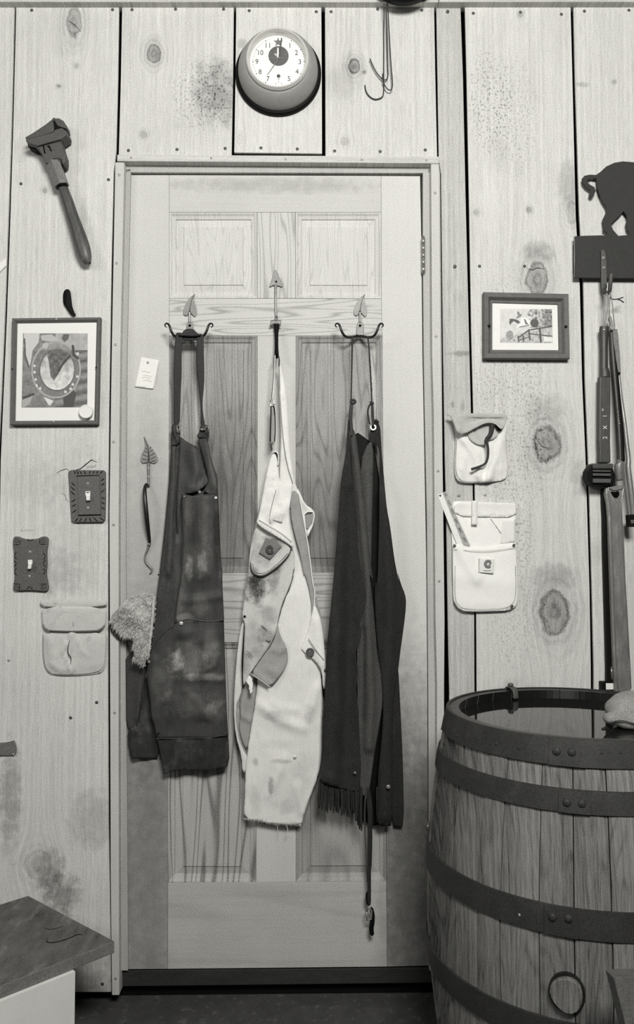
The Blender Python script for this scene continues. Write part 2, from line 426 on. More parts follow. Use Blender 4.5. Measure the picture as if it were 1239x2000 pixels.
# cracks in the boards
def crack(pts, r=.9):
    o = ptube('crack', pts, [r*.4]+[r]*(len(pts)-2)+[r*.4], -.0004, m_black, wall, seg=6, flat=.35, sm=0)
    return o
kz = Zm(20, 890, 6.195)
crack(kz((560, 215), (610, 180), (680, 160), (715, 180)), .6); crack(kz((740, 185), (850, 160), (910, 110), (985, 50), (1050, 80)), 1.0)
crack(kz((620, 455), (665, 475), (680, 540), (720, 560)), .4)
crack(Zm(0, 0, 2.95)((392, 118), (428, 142), (465, 182)), .7)
crack(Zm(900, 300, 3.655)((478, 822), (515, 832), (545, 815), (598, 822)), .8)
crack(Zm(960, 740, 3.335)((285, 378), (330, 440), (390, 460)), .7)
# nails
def nail(x, y, Y=0.0, m=None, parent=None, r=3.4):
    return dome('nail_head', x, y, Y, r, m or m_nail, parent or wall, h=.3, seg=8)
for x, y in [(62, 20), (220, 19), (258, 19), (343, 18), (41, 359), (212, 351), (251, 294), (346, 292), (437, 18), (487, 21), (618, 23), (647, 23), (738, 18), (824, 20),
             (440, 290), (510, 289), (581, 291), (654, 295), (743, 296), (831, 293), (875, 22), (925, 26), (1017, 24), (1097, 28), (1142, 22), (1229, 20),
             (937, 520), (1025, 520), (889, 520), (1176, 965), (138, 1402), (200, 1922), (189, 1372)]:
    nail(x, y)
for x, y in [(897, 967), (948, 967), (17, 1290)]:
    nail(x, y, m=m_nail2, r=3.0)
# pencilled word beside the switches
m_pencil = M('pencil', .22, .2, rough=.8, bump=0)
text('pencil_word', 'LIGHT', 179, 911.5, -.0006, 5.5, m_pencil, wall, ang=.03, th=.0003, stretch=.9)
wv = [(40, 1036), (43, 1033), (41, 1038), (47, 1037), (50, 1034), (52, 1038), (54, 1034), (57, 1037), (60, 1034), (62, 1037), (65, 1035)]
ptube('pencil_scrawl', wv, .35, -.0003, m_pencil, wall, seg=5, sm=0)

# beam over everything
beam = setting('trim_1')
def zx(px, py, Y=0): p = P(px, py, Y); return p
for a, b, ya, yb in ((-430, 857, 3.2, 4.0), (858.2, 1780, 3.5, 3.5)):
    prism('beam_board', [(a, -60), (b, -60), (b, yb), (a, ya)], -.022, .02, m_beam, beam, .002)
# door casing
t2 = setting('trim_2')
prism('casing_side', [(225, 316.5), (243, 317), (235, 690), (232, 1000), (232, 1400), (232.5, 1700), (233, 1944), (218.5, 1944), (216, 1700), (215, 1400), (213.5, 1000), (218, 690)], -.012, .03, m_trim, t2, .0015)
t3 = setting('trim_3')
prism('casing_side', [(842.5, 320), (858.3, 320), (861, 690), (863.5, 800), (866, 960), (869, 1210), (868, 1340), (868, 1945), (852, 1945), (854, 1340), (851, 1210), (849, 960), (847.5, 800), (844.5, 690)], -.012, .03, m_trim, t3, .0015)
t4 = setting('trim_4')
prism('casing_head', [(229, 301.5), (858, 305.5), (858, 319), (228.5, 314.5)], -.014, .03, m_beam, t4, .0015)
for x, y in [(233, 342), (228, 514), (225.5, 673), (222, 863), (222, 1025), (224, 1392), (226, 1911)]: nail(x, y, -.012, m_nail2, t2, 3)
for x, y in [(850, 377), (852, 657), (856, 920), (858, 1135)]: nail(x, y, -.012, m_nail2, t3, 3)
for x, y in [(256, 308), (413, 309), (558, 311), (707, 312), (833, 313)]: nail(x, y, -.014, m_nail2, t4, 2.6)
# jambs with stops (frame of the door)
t5 = setting('trim_5')
prism('jamb_side', [(243, 330), (255.5, 330), (248.2, 690), (246, 1000), (247, 1400), (249, 1700), (250, 1896), (225, 1896), (225, 330)], .011, .06, m_jamb, t5, .001)
prism('jamb_side', [(826.5, 330), (860, 330), (866, 1000), (866, 1896), (839.5, 1896), (837, 1340), (834.5, 1000), (830, 800), (828.3, 690), (826.5, 480)], .011, .06, m_jamb, t5, .001)
prism('jamb_head', [(225, 322), (860, 327), (860, 338), (225, 336.5)], .011, .06, m_jamb, t5, .001)
m_sill = M('sill_wood', .032, .4, 30, .4, rough=.8, stretch=(.4, 1, 2))
t6 = setting('trim_6')
prism('door_sill', [(238, 1896), (846, 1890), (846, 1920), (238, 1927)], .022, .075, m_sill, t6, .002)
prism('sill_recess', [(232, 1927), (852, 1920), (852, 1950), (232, 1946)], .05, .075, m_black2, t6)  # black back of the recess, its shade put into the colour

# ------------------------------------------------------------------ floor
m_floor = M('concrete_floor', .06, .5, 16, .5, 500, rough=.9, scuff=.07, scs=40, bump=.4)
fl = setting('floor')
box('floor_slab', -2.2, 2.2, -3.6, .075, -.05, 0.0, m_floor, fl)

# ------------------------------------------------------------------ door
door = setting('door_1', 'six-panel wooden door with aprons hung from iron hooks')
YD = .020
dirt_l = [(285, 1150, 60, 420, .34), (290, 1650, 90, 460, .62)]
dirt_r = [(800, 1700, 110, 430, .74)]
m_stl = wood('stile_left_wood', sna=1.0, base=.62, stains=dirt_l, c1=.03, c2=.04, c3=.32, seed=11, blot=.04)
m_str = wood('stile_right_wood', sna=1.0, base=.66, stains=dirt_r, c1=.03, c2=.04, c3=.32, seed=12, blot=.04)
m_rail1 = wood('top_rail_wood', .60, horiz=True, c1=.05, c2=.04, c3=.30, seed=13, stains=[(540, 355, 230, 17, .22)])
m_rail2 = wood('lock_rail_wood', .62, horiz=True, c1=.03, c2=.04, c3=.30, seed=14, lines=.22, ls=20, lf=30)
m_rail3 = wood('mid_rail_wood', .52, horiz=True, c1=.05, c2=.05, c3=.30, seed=15, lines=.2, ls=16, lf=24)
m_rail4 = wood('bottom_rail_wood', .50, horiz=True, c1=.05, c2=.05, c3=.30, seed=16, lines=.05, ls=9, lf=12)
m_mul = wood('mullion_wood', .62, c1=.03, c2=.04, c3=.30, seed=17, lines=.2, ls=18, lf=24)
m_mul2 = wood('mullion_wood_plain', .60, c1=.04, c2=.04, c3=.30, seed=18)
m_p1 = wood('panel_wood_pale', .66, c1=.06, c2=.05, c3=.30, seed=19, lines=.10, ls=22, lf=40)
m_p2 = wood('panel_wood_brown', sna=1.0, base=.37, stains=[(440, 980, 90, 220, .48), (640, 1020, 80, 170, .42), (386, 760, 12, 150, -.42), (728, 760, 12, 130, -.5)], c1=.12, c2=.09, c3=.30, seed=20, sx=90, lines=.12, ls=14, lf=34)  # first two stains mix handling dirt with apron shade painted into the wood
m_p3 = wood('panel_wood_low', .47, c1=.07, c2=.06, c3=.30, seed=21, lines=.26, ls=13, lf=22)
m_p4 = wood('panel_wood_low_right', .40, c1=.09, c2=.06, c3=.30, seed=22, lines=.09, ls=8, lf=16)
def dpart(nm, pts, m, y=YD): return prism(nm, pts, y, y+.035, m, door, .0006)
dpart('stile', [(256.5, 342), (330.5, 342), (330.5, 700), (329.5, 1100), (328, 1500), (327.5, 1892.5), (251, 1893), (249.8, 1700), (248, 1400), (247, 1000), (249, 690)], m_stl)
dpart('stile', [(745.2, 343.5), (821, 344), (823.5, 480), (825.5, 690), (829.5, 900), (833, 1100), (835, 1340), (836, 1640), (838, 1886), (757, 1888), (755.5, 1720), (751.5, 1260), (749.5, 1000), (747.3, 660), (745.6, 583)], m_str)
dpart('rail', [(331, 342), (744.8, 343.5), (744.8, 414.5), (331, 414.5)], m_rail1)
dpart('rail', [(331, 583), (745.2, 583.5), (746.8, 655.8), (331, 655.5)], m_rail2)
dpart('rail', [(330, 1119), (750.2, 1118), (751, 1254), (329, 1255)], m_rail3)
dpart('rail', [(328.2, 1724), (755, 1721.5), (756.5, 1888), (328, 1892.5)], m_rail4)
dpart('mullion', [(502.5, 415), (577, 415), (577.5, 582.5), (503, 582.5)], m_mul)
dpart('mullion', [(503.2, 656), (578, 656), (578, 1118), (503, 1118.5)], m_mul2)
dpart('mullion', [(501.5, 1255.5), (579, 1255), (578, 1722), (500.5, 1723)], m_mul2)
def dpanel(c, m, up=1):
    cor = [P(x, y, YD) for x, y in c]
    st = [(0, YD), (.0035, YD+.0015), (.0075, YD+.0055), (.0125, YD+.0075), (.0150, YD+.0085), (.0165, YD+.0125), (.036, YD+.0085), (.0375, YD+.0055)]
    nested('panel', cor, st, m, door)
dpanel([(331, 415), (502, 415), (502.5, 582.5), (331, 582.5)], m_p1)
dpanel([(577.5, 415), (744.8, 415), (745.2, 583), (578, 582.5)], m_p1)
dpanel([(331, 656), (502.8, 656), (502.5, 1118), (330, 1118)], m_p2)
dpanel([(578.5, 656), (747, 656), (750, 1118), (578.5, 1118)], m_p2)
dpanel([(329, 1255.5), (501, 1255.5), (500, 1723), (328, 1723)], m_p3)
dpanel([(579.5, 1255.5), (751, 1254.5), (755, 1721), (578.5, 1722)], m_p4)
# hinges
m_hinge = M('hinge_steel', .42, .4, 120, .3, rough=.35, metal=.7)
def hinge(x, y0, y1, x2):
    n = 5
    pin = ptube('hinge_pin', [(x, y0-3), (x2, y1+3)], 2.4, .008, m_hinge, door, seg=8)
    for k in range(n):
        a, b = y0+(y1-y0)*k/n, y0+(y1-y0)*(k+1)/n
        xx = x+(x2-x)*(k+.5)/n
        h = ptube('hinge_knuckle', [(xx, a+.8), (xx, b-.8)], 3.9, .008, m_hinge, pin, seg=12)
hinge(827, 464, 533, 827.5); hinge(837, 1608, 1680, 837.5)

# ------------------------------------------------------------------ clock
kc = P(544, 147, 0)
ck = thing('wall_clock', 'round ship-style wall clock with white dial, red-star twelve and black base ring', 'clock', kc)
ck['label'] = 'round wall clock with white dial, star at twelve and black base ring'
m_ckb = M('clock_enamel', .33, .12, 60, .16, rough=.45, spec=.4, bump=.1)
m_bez = M('clock_bezel', .72, .1, 60, .1, rough=.3, metal=.3)
m_dial = M('clock_dial', .86, .02, 60, .03, rough=.6, bump=0)
lathe('base_ring', [(0, 0), (.1125, 0), (.1125, .010), (.109, .014), (.100, .016), (0, .016)], kc, m_black2, ck, seg=72)
lathe('case', [(.1035, .014), (.1040, .020), (.1022, .034), (.0945, .050), (.0865, .060), (.0805, .064), (.075, .064)], kc, m_ckb, ck, seg=72)
lathe('bezel', [(.079, .062), (.0808, .067), (.0798, .073), (.077, .0765), (.0742, .0765), (.072, .071), (.0705, .068), (.0705, .056)], kc, m_bez, ck, seg=72)
YDL = -.056
dl = lathe('dial', [(.0715, .052), (.0715, .056), (0, .056)], kc, m_dial, ck, seg=72)
m_ink = M('clock_ink', .03, .1, rough=.6, bump=0)
m_inkg = M('clock_ink_grey', .16, .1, rough=.6, bump=0)
dcx, dcy = 544.3, 120.5
YI = YDL-.0006
for s_, x, y in [('11', 523.5, 88.5), ('1', 566.5, 88.5), ('2', 579.3, 102.5), ('3', 586, 120.5), ('4', 580.5, 139.5), ('5', 564.8, 153.5), ('7', 523.8, 153.5), ('8', 508.3, 140), ('9', 502, 120), ('10', 509.5, 102.5)]:
    text('numeral', s_, x, y, YI, 10.0, m_ink, dl, stretch=.95, th=.0005)
def hand(nm, pts, Y, m): return prism(nm, pts, Y, Y+.0008, m, dl if nm in ('star', 'dial_mark') else ck)
for k in range(60):
    a = k*PI/30
    if k % 5 == 0 and k not in (0, 30): dome('hour_dot', dcx+50*math.sin(a), dcy-47*math.cos(a), YDL, 1.3, m_ink, dl, h=.2, seg=8)
tk_v, tk_f = [], []
for k in range(60):
    if k % 5 == 0: continue
    a = k*PI/30; q = [P(dcx+r*math.sin(a+s/ r), dcy-r*.95*math.cos(a+s/r), YDL-.0003) for r, s in ((48.5, -.3), (51, -.3), (51, .3), (48.5, .3))]
    n = len(tk_v); tk_v += q; tk_f.append((n, n+1, n+2, n+3))
obj('minute_ticks', tk_v, tk_f, m_inkg, dl)
star = [(543.5+(9.6 if k % 2 == 0 else 3.9)*math.sin(k*PI/5), 82.2-(9.6 if k % 2 == 0 else 3.9)*math.cos(k*PI/5)) for k in range(10)]
m_star = M('star_grey', .13, .1, rough=.6, bump=0)
hand('star', star, YI, m_star)
m_disc = M('clock_disc', .07, .3, 140, .3, rough=.6, bump=0)
lathe('emblem_disc', [(.0258, -.0002), (.0258, .0009), (0, .0009)], P(544.3, 109.5, YDL), m_disc, ck, seg=40)
hand('emblem_mark', [(536, 101.5), (552, 101.5), (552, 102.6), (536, 102.6)], YI-.001, m_inkg)
hand('emblem_mark', [(527, 112), (561, 112), (561, 113.2), (527, 113.2)], YI-.001, m_inkg)
hand('emblem_mark', [(554, 107), (558, 104), (560, 108)], YI-.001, m_inkg)
for pts in ([(535, 104.5), (540, 104.5), (543, 110), (537, 108)],): hand('emblem_mark', pts, YI-.001, M('emblem_pale', .5, bump=0))
m_lume = M('lume', .8, .02, bump=0)
hand('hour_hand', [(541.8, 93), (544.5, 93), (545.2, 112), (541.2, 112)], YI-.0022, m_lume)
hand('minute_hand', [(549.2, 74), (551.6, 74), (549.8, 90), (546.8, 113), (543.8, 113), (547.3, 90)], YI-.0034, m_ink)
hand('second_hand', [(545.5, 111.5), (546.5, 112.5), (523, 145.5), (522.4, 145)], YI-.0042, m_inkg)
dome('hand_boss', 545.4, 112.5, YI-.0045, 1.8, m_inkg, ck)
lathe('winding_hole', [(.0046, -.001), (.0046, .0010), (.0034, .0013), (0, .0003)], P(544.4, 148.8, YDL), m_ink, ck, seg=20)
text('dial_mark', 'o', 544.6, 154.5, YI, 3.0, m_inkg, dl); text('dial_mark', 'I', 544.6, 160, YI, 4.5, m_ink, dl)
for sx_ in (-6, 6): hand('dial_mark', [(544.6+sx_-1, 164), (544.6+sx_*.8, 161.5), (544.6+sx_+1, 164)], YI, m_ink)
tube('latch', [P(473, 133, -.03), P(474.5, 139, -.034), P(476, 146, -.036), P(478, 160, -.038)], [.002, .0035, .002, .0012], m_chrome, ck, seg=8)
dome('latch_screw', 473, 141, -.030, 2.6, m_black2, ck)
m_glass = bpy.data.materials.new('clock_glass'); m_glass.use_nodes = True
gb = m_glass.node_tree.nodes['Principled BSDF']; gb.inputs['Roughness'].default_value = .02; gb.inputs['Alpha'].default_value = .06
gb.inputs['Base Color'].default_value = (1, 1, 1, 1)
lathe('glass', [(.0708, .068), (.05, .0705), (.02, .072), (0, .0722)], kc, m_glass, ck, seg=48)

# ------------------------------------------------------------------ pan at the top edge and wires
pk = P(786, -52, -.022)
pan = thing('hanging_pan', 'round black metal pan hung on the top beam, cut by the frame edge', 'pan', pk)
lathe('pan_body', [(0, .001), (.088, .001), (.096, .010), (.099, .030), (.097, .032), (.092, .030), (.086, .012), (0, .010)], pk, m_black2, pan, seg=56)
tube('pan_handle', [pk+Vector((0, -.02, .095)), pk+Vector((0, -.012, .16)), pk+Vector((0, -.006, .24))], [.010, .008, .011], m_black2, pan)
m_wire = M('rusty_wire', .055, .4, 200, .3, rough=.55, metal=.3)
c3 = Zm(420, 0, 2.95)
for dz_, (lab, pts) in zip((-.004, -.009, -.014), [('leftmost hanging wire, its broad lower hook open to the left', c3((975, 20), (974, 200), (973, 420), (974, 545), (960, 565), (920, 575), (885, 552), (868, 520), (865, 490))),
            ('middle hanging wire with a long hook rising to the upper left', c3((988, 20), (992, 200), (996, 380), (1000, 440), (985, 466), (955, 450), (922, 405), (893, 338))),
            ('rightmost hanging wire bent into a narrow closed loop', c3((996, 20), (1005, 200), (1015, 380), (1026, 490), (1016, 524), (990, 512), (968, 470), (966, 425)))]):
    o = ptube('wire_hook', pts, 1.15, [-.026]+[dz_]*(len(pts)-1), m_wire, None, seg=7)
    tag(o, lab, 'wire', 'bent wires hanging from the beam')

# ------------------------------------------------------------------ big monkey wrench
wz = Zm(0, 200, 4.546)
wr = thing('monkey_wrench', 'old heavy adjustable wrench hung slantwise on the left board', 'wrench', P(110, 235, -.01))
prism('fixed_jaw', wz((218, 310), (300, 262), (400, 195), (460, 148), (476, 127), (490, 140), (520, 136), (562, 160), (588, 200), (594, 245), (545, 222), (480, 238), (468, 262), (380, 290), (235, 326)), -.045, -.010, m_cast, wr, .003)
prism('jaw_slot', wz((470, 155), (486, 160), (512, 205), (592, 232), (592, 245), (540, 226), (480, 238), (478, 205)), -.0475, -.030, m_black2, wr, .001)
prism('movable_jaw', wz((224, 332), (235, 322), (380, 285), (470, 262), (484, 238), (545, 222), (590, 248), (598, 285), (540, 326), (330, 384), (242, 362)), -.052, -.008, m_cast, wr, .003)
prism('jaw_back', wz((240, 355), (330, 378), (330, 408), (300, 415), (250, 395)), -.034, -.006, m_black2, wr, .002)
prism('jaw_back', wz((540, 322), (602, 280), (600, 310), (550, 360)), -.034, -.006, m_cast, wr, .002)
prism('wrench_frame', wz((318, 385), (540, 332), (556, 400), (578, 470), (578, 525), (556, 552), (540, 500), (480, 498), (410, 540), (398, 540), (370, 460)), -.044, -.008, m_cast, wr, .003)
prism('frame_rib', wz((378, 378), (388, 376), (402, 450), (392, 452)), -.0465, -.03, m_black2, wr)
prism('frame_rib', wz((418, 385), (440, 380), (458, 428), (448, 430), (432, 395), (424, 397)), -.0465, -.03, m_black2, wr)
tube('collar', [P(*wz((432, 555))[0], -.028), P(*wz((545, 515))[0], -.028)], .013, m_cast, wr, seg=14)
hx = [P(*p, -.028) for p in wz((478, 540), (550, 745))]
nut = tube('hex_nut', hx, [.0195, .0195], m_irong, wr, seg=6, sm=0); nut.data.polygons.foreach_set('use_smooth', [False]*len(nut.data.polygons))
hc = wz((548, 725), (575, 800), (610, 900), (645, 1010), (680, 1110), (715, 1220), (742, 1310), (765, 1390), (772, 1432))
m_hnd = M('worn_wood_handle', .065, .45, 50, .35, rough=.45, stretch=(2.5, 2, .7), scuff=.12, scs=12, spec=.5)
ptube('handle', hc, [9, 10.2, 10.8, 11.4, 12.4, 14, 14.4, 12, 5.5], -.026, m_hnd, wr, seg=16, flat=.85)
ptube('handle_ferrule', wz((545, 715), (552, 760)), [12.5, 11.5], -.027, m_black2, wr, seg=12, sm=0)
ptube('handle_tip', wz((790, 1375), (799, 1432)), [3.4, 1.6], -.026, m_black2, wr, seg=8, sm=0)

# ------------------------------------------------------------------ feather
ft = cloth('feather', wz((575, 1665), (600, 1656), (622, 1668), (630, 1720), (636, 1770), (642, 1815), (656, 1855), (676, 1890), (662, 1888), (655, 1905), (640, 1893), (625, 1880), (602, 1845), (582, 1815), (563, 1788), (558, 1730), (562, 1690)), m_black2, None, y=-.006, res=3, th=.002, ymax=-.001, wob=.0006, folds=[(wz((600, 1670), (590, 1800), (650, 1890)), 5, .004)])
tag(ft, 'small black feather stuck to the board above the left picture', 'feather')

# ------------------------------------------------------------------ printed pictures
def vmat(name, rough=.5):
    t = NT(name); a = t.n('ShaderNodeAttribute'); a.attribute_name = 'print'
    t.l.new(a.outputs['Color'], t.b.inputs['Base Color']); t.b.inputs['Roughness'].default_value = rough; return t.m
def inside(x, y, poly):
    r = False; j = len(poly)-1
    for i in range(len(poly)):
        (ax, ay), (bx, by) = poly[i], poly[j]
        if (ay > y) != (by > y) and x < (bx-ax)*(y-ay)/(by-ay)+ax: r = not r
        j = i
    return r
def printed(name, c, Y, nu, nv, fn, m, parent):
    TL, TR, BR, BL = c; v, cols, f = [], [], []
    for j in range(nv+1):
        for i in range(nu+1):
            a, b = i/nu, j/nv
            x = (TL[0]*(1-a)+TR[0]*a)*(1-b)+(BL[0]*(1-a)+BR[0]*a)*b; y = (TL[1]*(1-a)+TR[1]*a)*(1-b)+(BL[1]*(1-a)+BR[1]*a)*b
            v.append(P(x, y, Y)); g = max(.01, min(.9, fn(x, y))); cols += [g, g*.99, g*.95, 1]
    for j in range(nv):
        for i in range(nu):
            k = j*(nu+1)+i; f.append((k, k+1, k+nu+2, k+nu+1))
    o = obj(name, v, f, m, parent)
    at = o.data.color_attributes.new('print', 'FLOAT_COLOR', 'POINT'); at.data.foreach_set('color', cols)
    return o
m_print = vmat('photo_print')
def hoof(x, y):
    x, y = (x)*5.1625, (y-560)*5.1625
    g = .22+.10*mnoise.noise((x*.013, y*.02, 1))+.07*mnoise.noise((x*.04, y*.06, 3))
    if x > 560: g = .20+.09*math.sin(y*.06+x*.012)+.06*mnoise.noise((x*.03, y*.05, 5))
    if y < 640 and x > 560: g = .42+.1*mnoise.noise((x*.02, y*.02, 8))
    if inside(x, y, [(240, 470), (400, 470), (390, 560), (330, 640), (310, 760), (295, 810), (262, 720), (240, 600)]): g = .62
    if inside(x, y, [(255, 520), (262, 690), (300, 810), (285, 820), (245, 700), (240, 520)]): g = .1
    if inside(x, y, [(410, 490), (520, 480), (600, 540), (640, 560), (560, 560), (420, 540)]): g = .5
    if inside(x, y, [(640, 480), (700, 480), (690, 530), (650, 560), (620, 520)]): g = .12
    if inside(x, y, [(225, 1110), (340, 1070), (350, 1090), (230, 1140)]): g = .06
    if inside(x, y, [(225, 1140), (330, 1100), (300, 1180), (240, 1215), (225, 1215)]): g = .42
    if inside(x, y, [(640, 1110), (740, 1040), (770, 1080), (740, 1215), (640, 1215)]): g = .07
    def el(cx, cy, rx, ry, t=0.05): 
        dx, dy = x-cx, y-cy; a, b = dx*math.cos(t)+dy*math.sin(t), -dx*math.sin(t)+dy*math.cos(t)
        return math.hypot(a/rx, b/ry)
    o_, i_ = el(566, 838, 250, 288), el(577, 840, 182, 214)
    if o_ < 1.0:
        g = .20+.08*mnoise.noise((x*.03, y*.03, 11))+(.10 if y < 640 else 0)
        if .94 < o_ and y > 560: g = .42
        if i_ < 1:
            g = (.46+.22*min(1, max(0, (y-760)/200)))+.26*mnoise.noise((x*.02, y*.02, 2))+.12*mnoise.noise((x*.06, y*.06, 2)) if y > 640 else .17+.09*mnoise.noise((x*.04, y*.04, 2))
            if i_ > .94 and y > 660: g = .12
            if inside(x, y, [(470, 560), (740, 600), (735, 690), (640, 790), (590, 880), (545, 950), (510, 900), (498, 800), (480, 700)]): g = .13+.10*mnoise.noise((x*.03, y*.03, 6))
            if seg_dist(np.array([x]), np.array([y]), [(740, 660), (660, 740), (590, 850)])[0] < 9: g = .05
    for nx, ny in [(348, 797), (348, 862), (360, 935), (370, 998), (405, 1025), (735, 985), (780, 905), (660, 1060), (712, 1030), (785, 675)]:
        if math.hypot(x-nx, y-ny) < 13: g = .72
    if inside(x, y, [(430, 575), (475, 560), (492, 590), (470, 630), (425, 610)]): g = .5
    if inside(x, y, [(440, 1110), (540, 1150), (505, 1200), (485, 1185)]): g = .75
    if seg_dist(np.array([x]), np.array([y]), [(735, 600), (745, 690), (785, 720)])[0] < 13: g = .05
    return g
m_frame = M('grey_frame', .125, .25, 60, .3, rough=.55, stretch=(1, 1, 1))
def picture(nm, lab, c, corners, steps, mat_in, photo_c, fn, nu, nv, Yp, screws):
    t = thing(nm, lab, 'picture', P(*c, -.001))
    cor = [P(x, y, steps[1][1]) for x, y in corners]
    nested('frame', cor, steps, m_frame, t, fill=False)
    ins = mat_in
    nested('mat_board', cor, [(ins-.006, Yp), (ins, Yp), (ins+.02, Yp)], m_paper, t, back=-.001)
    printed('print', photo_c, Yp-.0005, nu, nv, fn, m_print, t)
    for (x, y, r, mm) in screws: dome('screw', x, y, steps[2][1]-.0005, r, mm, t, h=.35, seg=10)
    return t
p1 = picture('framed_picture', 'framed photo of a shod horse hoof, white disc stuck at its corner', (108, 725),
        [(23.6, 621.6), (196.6, 619.7), (191.8, 828.9), (19.4, 830)], [(0, -.002), (0, -.016), (.002, -.018), (.006, -.018), (.0105, -.013), (.0115, -.009)], .0115,
        [(45, 651), (171.4, 651), (170.5, 795.4), (42.2, 796)], hoof, 176, 200, -.009, [(110, 622.8, 2.6, m_nail2), (104.5, 823.5, 2.4, m_nail2), (24, 721, 1.6, m_black2), (187.5, 717.5, 1.6, m_black2)])
cp = P(168.5, 804.5, -.0175)
cap = thing('white_disc', 'small white round disc on the lower right corner of the hoof picture', 'disc', cp)
lathe('disc_face', [(0, 0), (.0175, 0), (.0178, .004), (.0165, .0062), (.014, .0062), (.0135, .0056), (0, .0056)], cp, m_white, cap, seg=40)
def jump(x, y):
    x, y = (x-930)*6.195, (y-560)*6.195
    g = .66+.10*mnoise.noise((x*.02, y*.02, 1))
    if x > 640+60*mnoise.noise((y*.02, 3, 3)) and y < 500: g = .40+.5*mnoise.noise((x*.035, y*.03, 4))
    if x > 830 and y < 480: g = .22+.3*mnoise.noise((x*.05, y*.05, 2))
    if y > 480+.25*(900-x): g = .48+.3*mnoise.noise((x*.04, y*.05, 7))
    if math.hypot((x-410)/45, (y-590)/60) < 1: g = .3+.25*mnoise.noise((x*.07, y*.07, 2))
    if math.hypot((x-710)/50, (y-440)/52) < 1: g = .07
    if inside(x, y, [(820, 600), (925, 620), (925, 660), (820, 665)]): g = .8
    for poly, c in (([(405, 390), (440, 385), (500, 400), (540, 430), (510, 450), (460, 415), (430, 440), (415, 470), (405, 440)], .07),
                    ([(500, 300), (525, 305), (530, 335), (505, 340)], .16), ([(520, 335), (560, 330), (545, 360), (510, 380), (480, 390), (500, 360)], .2),
                    ([(540, 375), (600, 370), (660, 410), (650, 460), (600, 465), (560, 470), (500, 495), (480, 490), (545, 440)], .85),
                    ([(580, 390), (600, 395), (615, 430), (640, 460), (600, 455)], .12), ([(520, 485), (640, 462), (650, 470), (525, 495)], .12)):
        if inside(x, y, poly): g = c
    X_, Y_ = np.array([x]), np.array([y])
    for ln, wd in (([(510, 620), (640, 525), (930, 478)], 9), ([(520, 655), (560, 635), (640, 610)], 7), ([(650, 570), (930, 600)], 7), ([(510, 600), (520, 660)], 8), ([(570, 590), (580, 660)], 9), ([(640, 525), (655, 640)], 11), ([(775, 520), (785, 665)], 13)):
        if seg_dist(X_, Y_, ln)[0] < wd: g = .08
    return g
p2 = picture('framed_picture', 'small framed photo of a horse and rider jumping a fence', (1028, 637),
        [(945, 570.5), (1111, 574.2), (1113.5, 700.8), (945.2, 700)], [(0, -.002), (0, -.020), (.0015, -.022), (.012, -.021), (.018, -.013), (.020, -.012), (.024, -.012), (.0255, -.008)], .0255,
        [(977, 603), (1078.5, 604), (1080, 670), (977.5, 669)], jump, 168, 108, -.008, [(956, 636.5, 3, m_black2), (1106, 638, 3, m_black2)])

# ------------------------------------------------------------------ switch plates
m_plate = M('hammered_plate', .13, .3, 220, .4, rough=.6, metal=.25, bump=.6)
z6 = Zm(0, 840, 3.703)
zs = Zm(20, 890, 6.195)
sw = thing('light_switch', 'light switch in a hammered plate with carved fluted border, right under the pencilled word', 'switch', P(169, 968, -.001))
prism('border_plate', zs((700, 190), (740, 172), (1130, 175), (1150, 200), (1152, 500), (1145, 780), (1120, 805), (770, 808), (738, 790), (722, 560)), -.010, -.0005, m_plate, sw, .002)
prism('switch_plate', zs((808, 252), (1078, 242), (1092, 712), (822, 718)), -.014, -.009, m_plate, sw, .0015)
prism('plate_edge', zs((800, 240), (1075, 232), (1078, 243), (808, 254)), -.0125, -.009, m_black2, sw)
prism('plate_edge', zs((820, 714), (1094, 707), (1096, 716), (822, 724)), -.0135, -.009, m_black2, sw)
fl_ = [((740, 325), (790, 365)), ((735, 375), (785, 420)), ((730, 430), (785, 475)), ((740, 560), (790, 525)), ((745, 615), (795, 588)), ((748, 690), (800, 655)),
       ((1140, 275), (1095, 305)), ((1140, 330), (1100, 360)), ((1138, 410), (1098, 445)), ((1145, 522), (1102, 500)), ((1147, 585), (1102, 560)), ((1148, 650), (1102, 620)),
       ((770, 182), (795, 225)), ((805, 182), (830, 225)), ((842, 182), (865, 225)), ((890, 182), (915, 222)), ((970, 182), (960, 220)), ((1020, 182), (1000, 215)), ((1062, 182), (1045, 215)), ((1120, 182), (1085, 220)),
       ((780, 800), (825, 750)), ((835, 798), (865, 750)), ((900, 798), (925, 748)), ((980, 798), (955, 748)), ((1060, 798), (1010, 745)), ((1135, 785), (1080, 745))]
def flute(nm, a, b, Y, par, r=1.0, m=None):
    ptube(nm, [a, ((a[0]+b[0])/2, (a[1]+b[1])/2+.5), b], [r*.4, r, r*.4], Y, m or m_black2, par, seg=6, flat=.5, sm=1)
for a, b in fl_: flute('groove', *zs(a, b), -.0102, sw, 1.25)
for x, y in zs((937, 338), (940, 632)): dome('screw', x, y, -.0138, 3.0, m_nail2, sw, h=.4, seg=12)
def toggle(par, pts, tip):
    q = prism('toggle', pts, -.020, -.013, m_white, par, .0012); prism('toggle_tip', tip, -.026, -.018, m_white, q, .0012); return q
tg_ = toggle(sw, zs((908, 430), (966, 430), (966, 485), (908, 485)), zs((914, 482), (964, 480), (962, 542), (920, 542)))
prism('toggle_slot', zs((922, 442), (952, 440), (952, 450), (922, 452)), -.0205, -.018, m_black2, tg_)
s2 = thing('light_switch', 'light switch in a dark plate with scrolled corners and zigzag edges, nearer the left edge', 'switch', P(59, 1101, -.001))
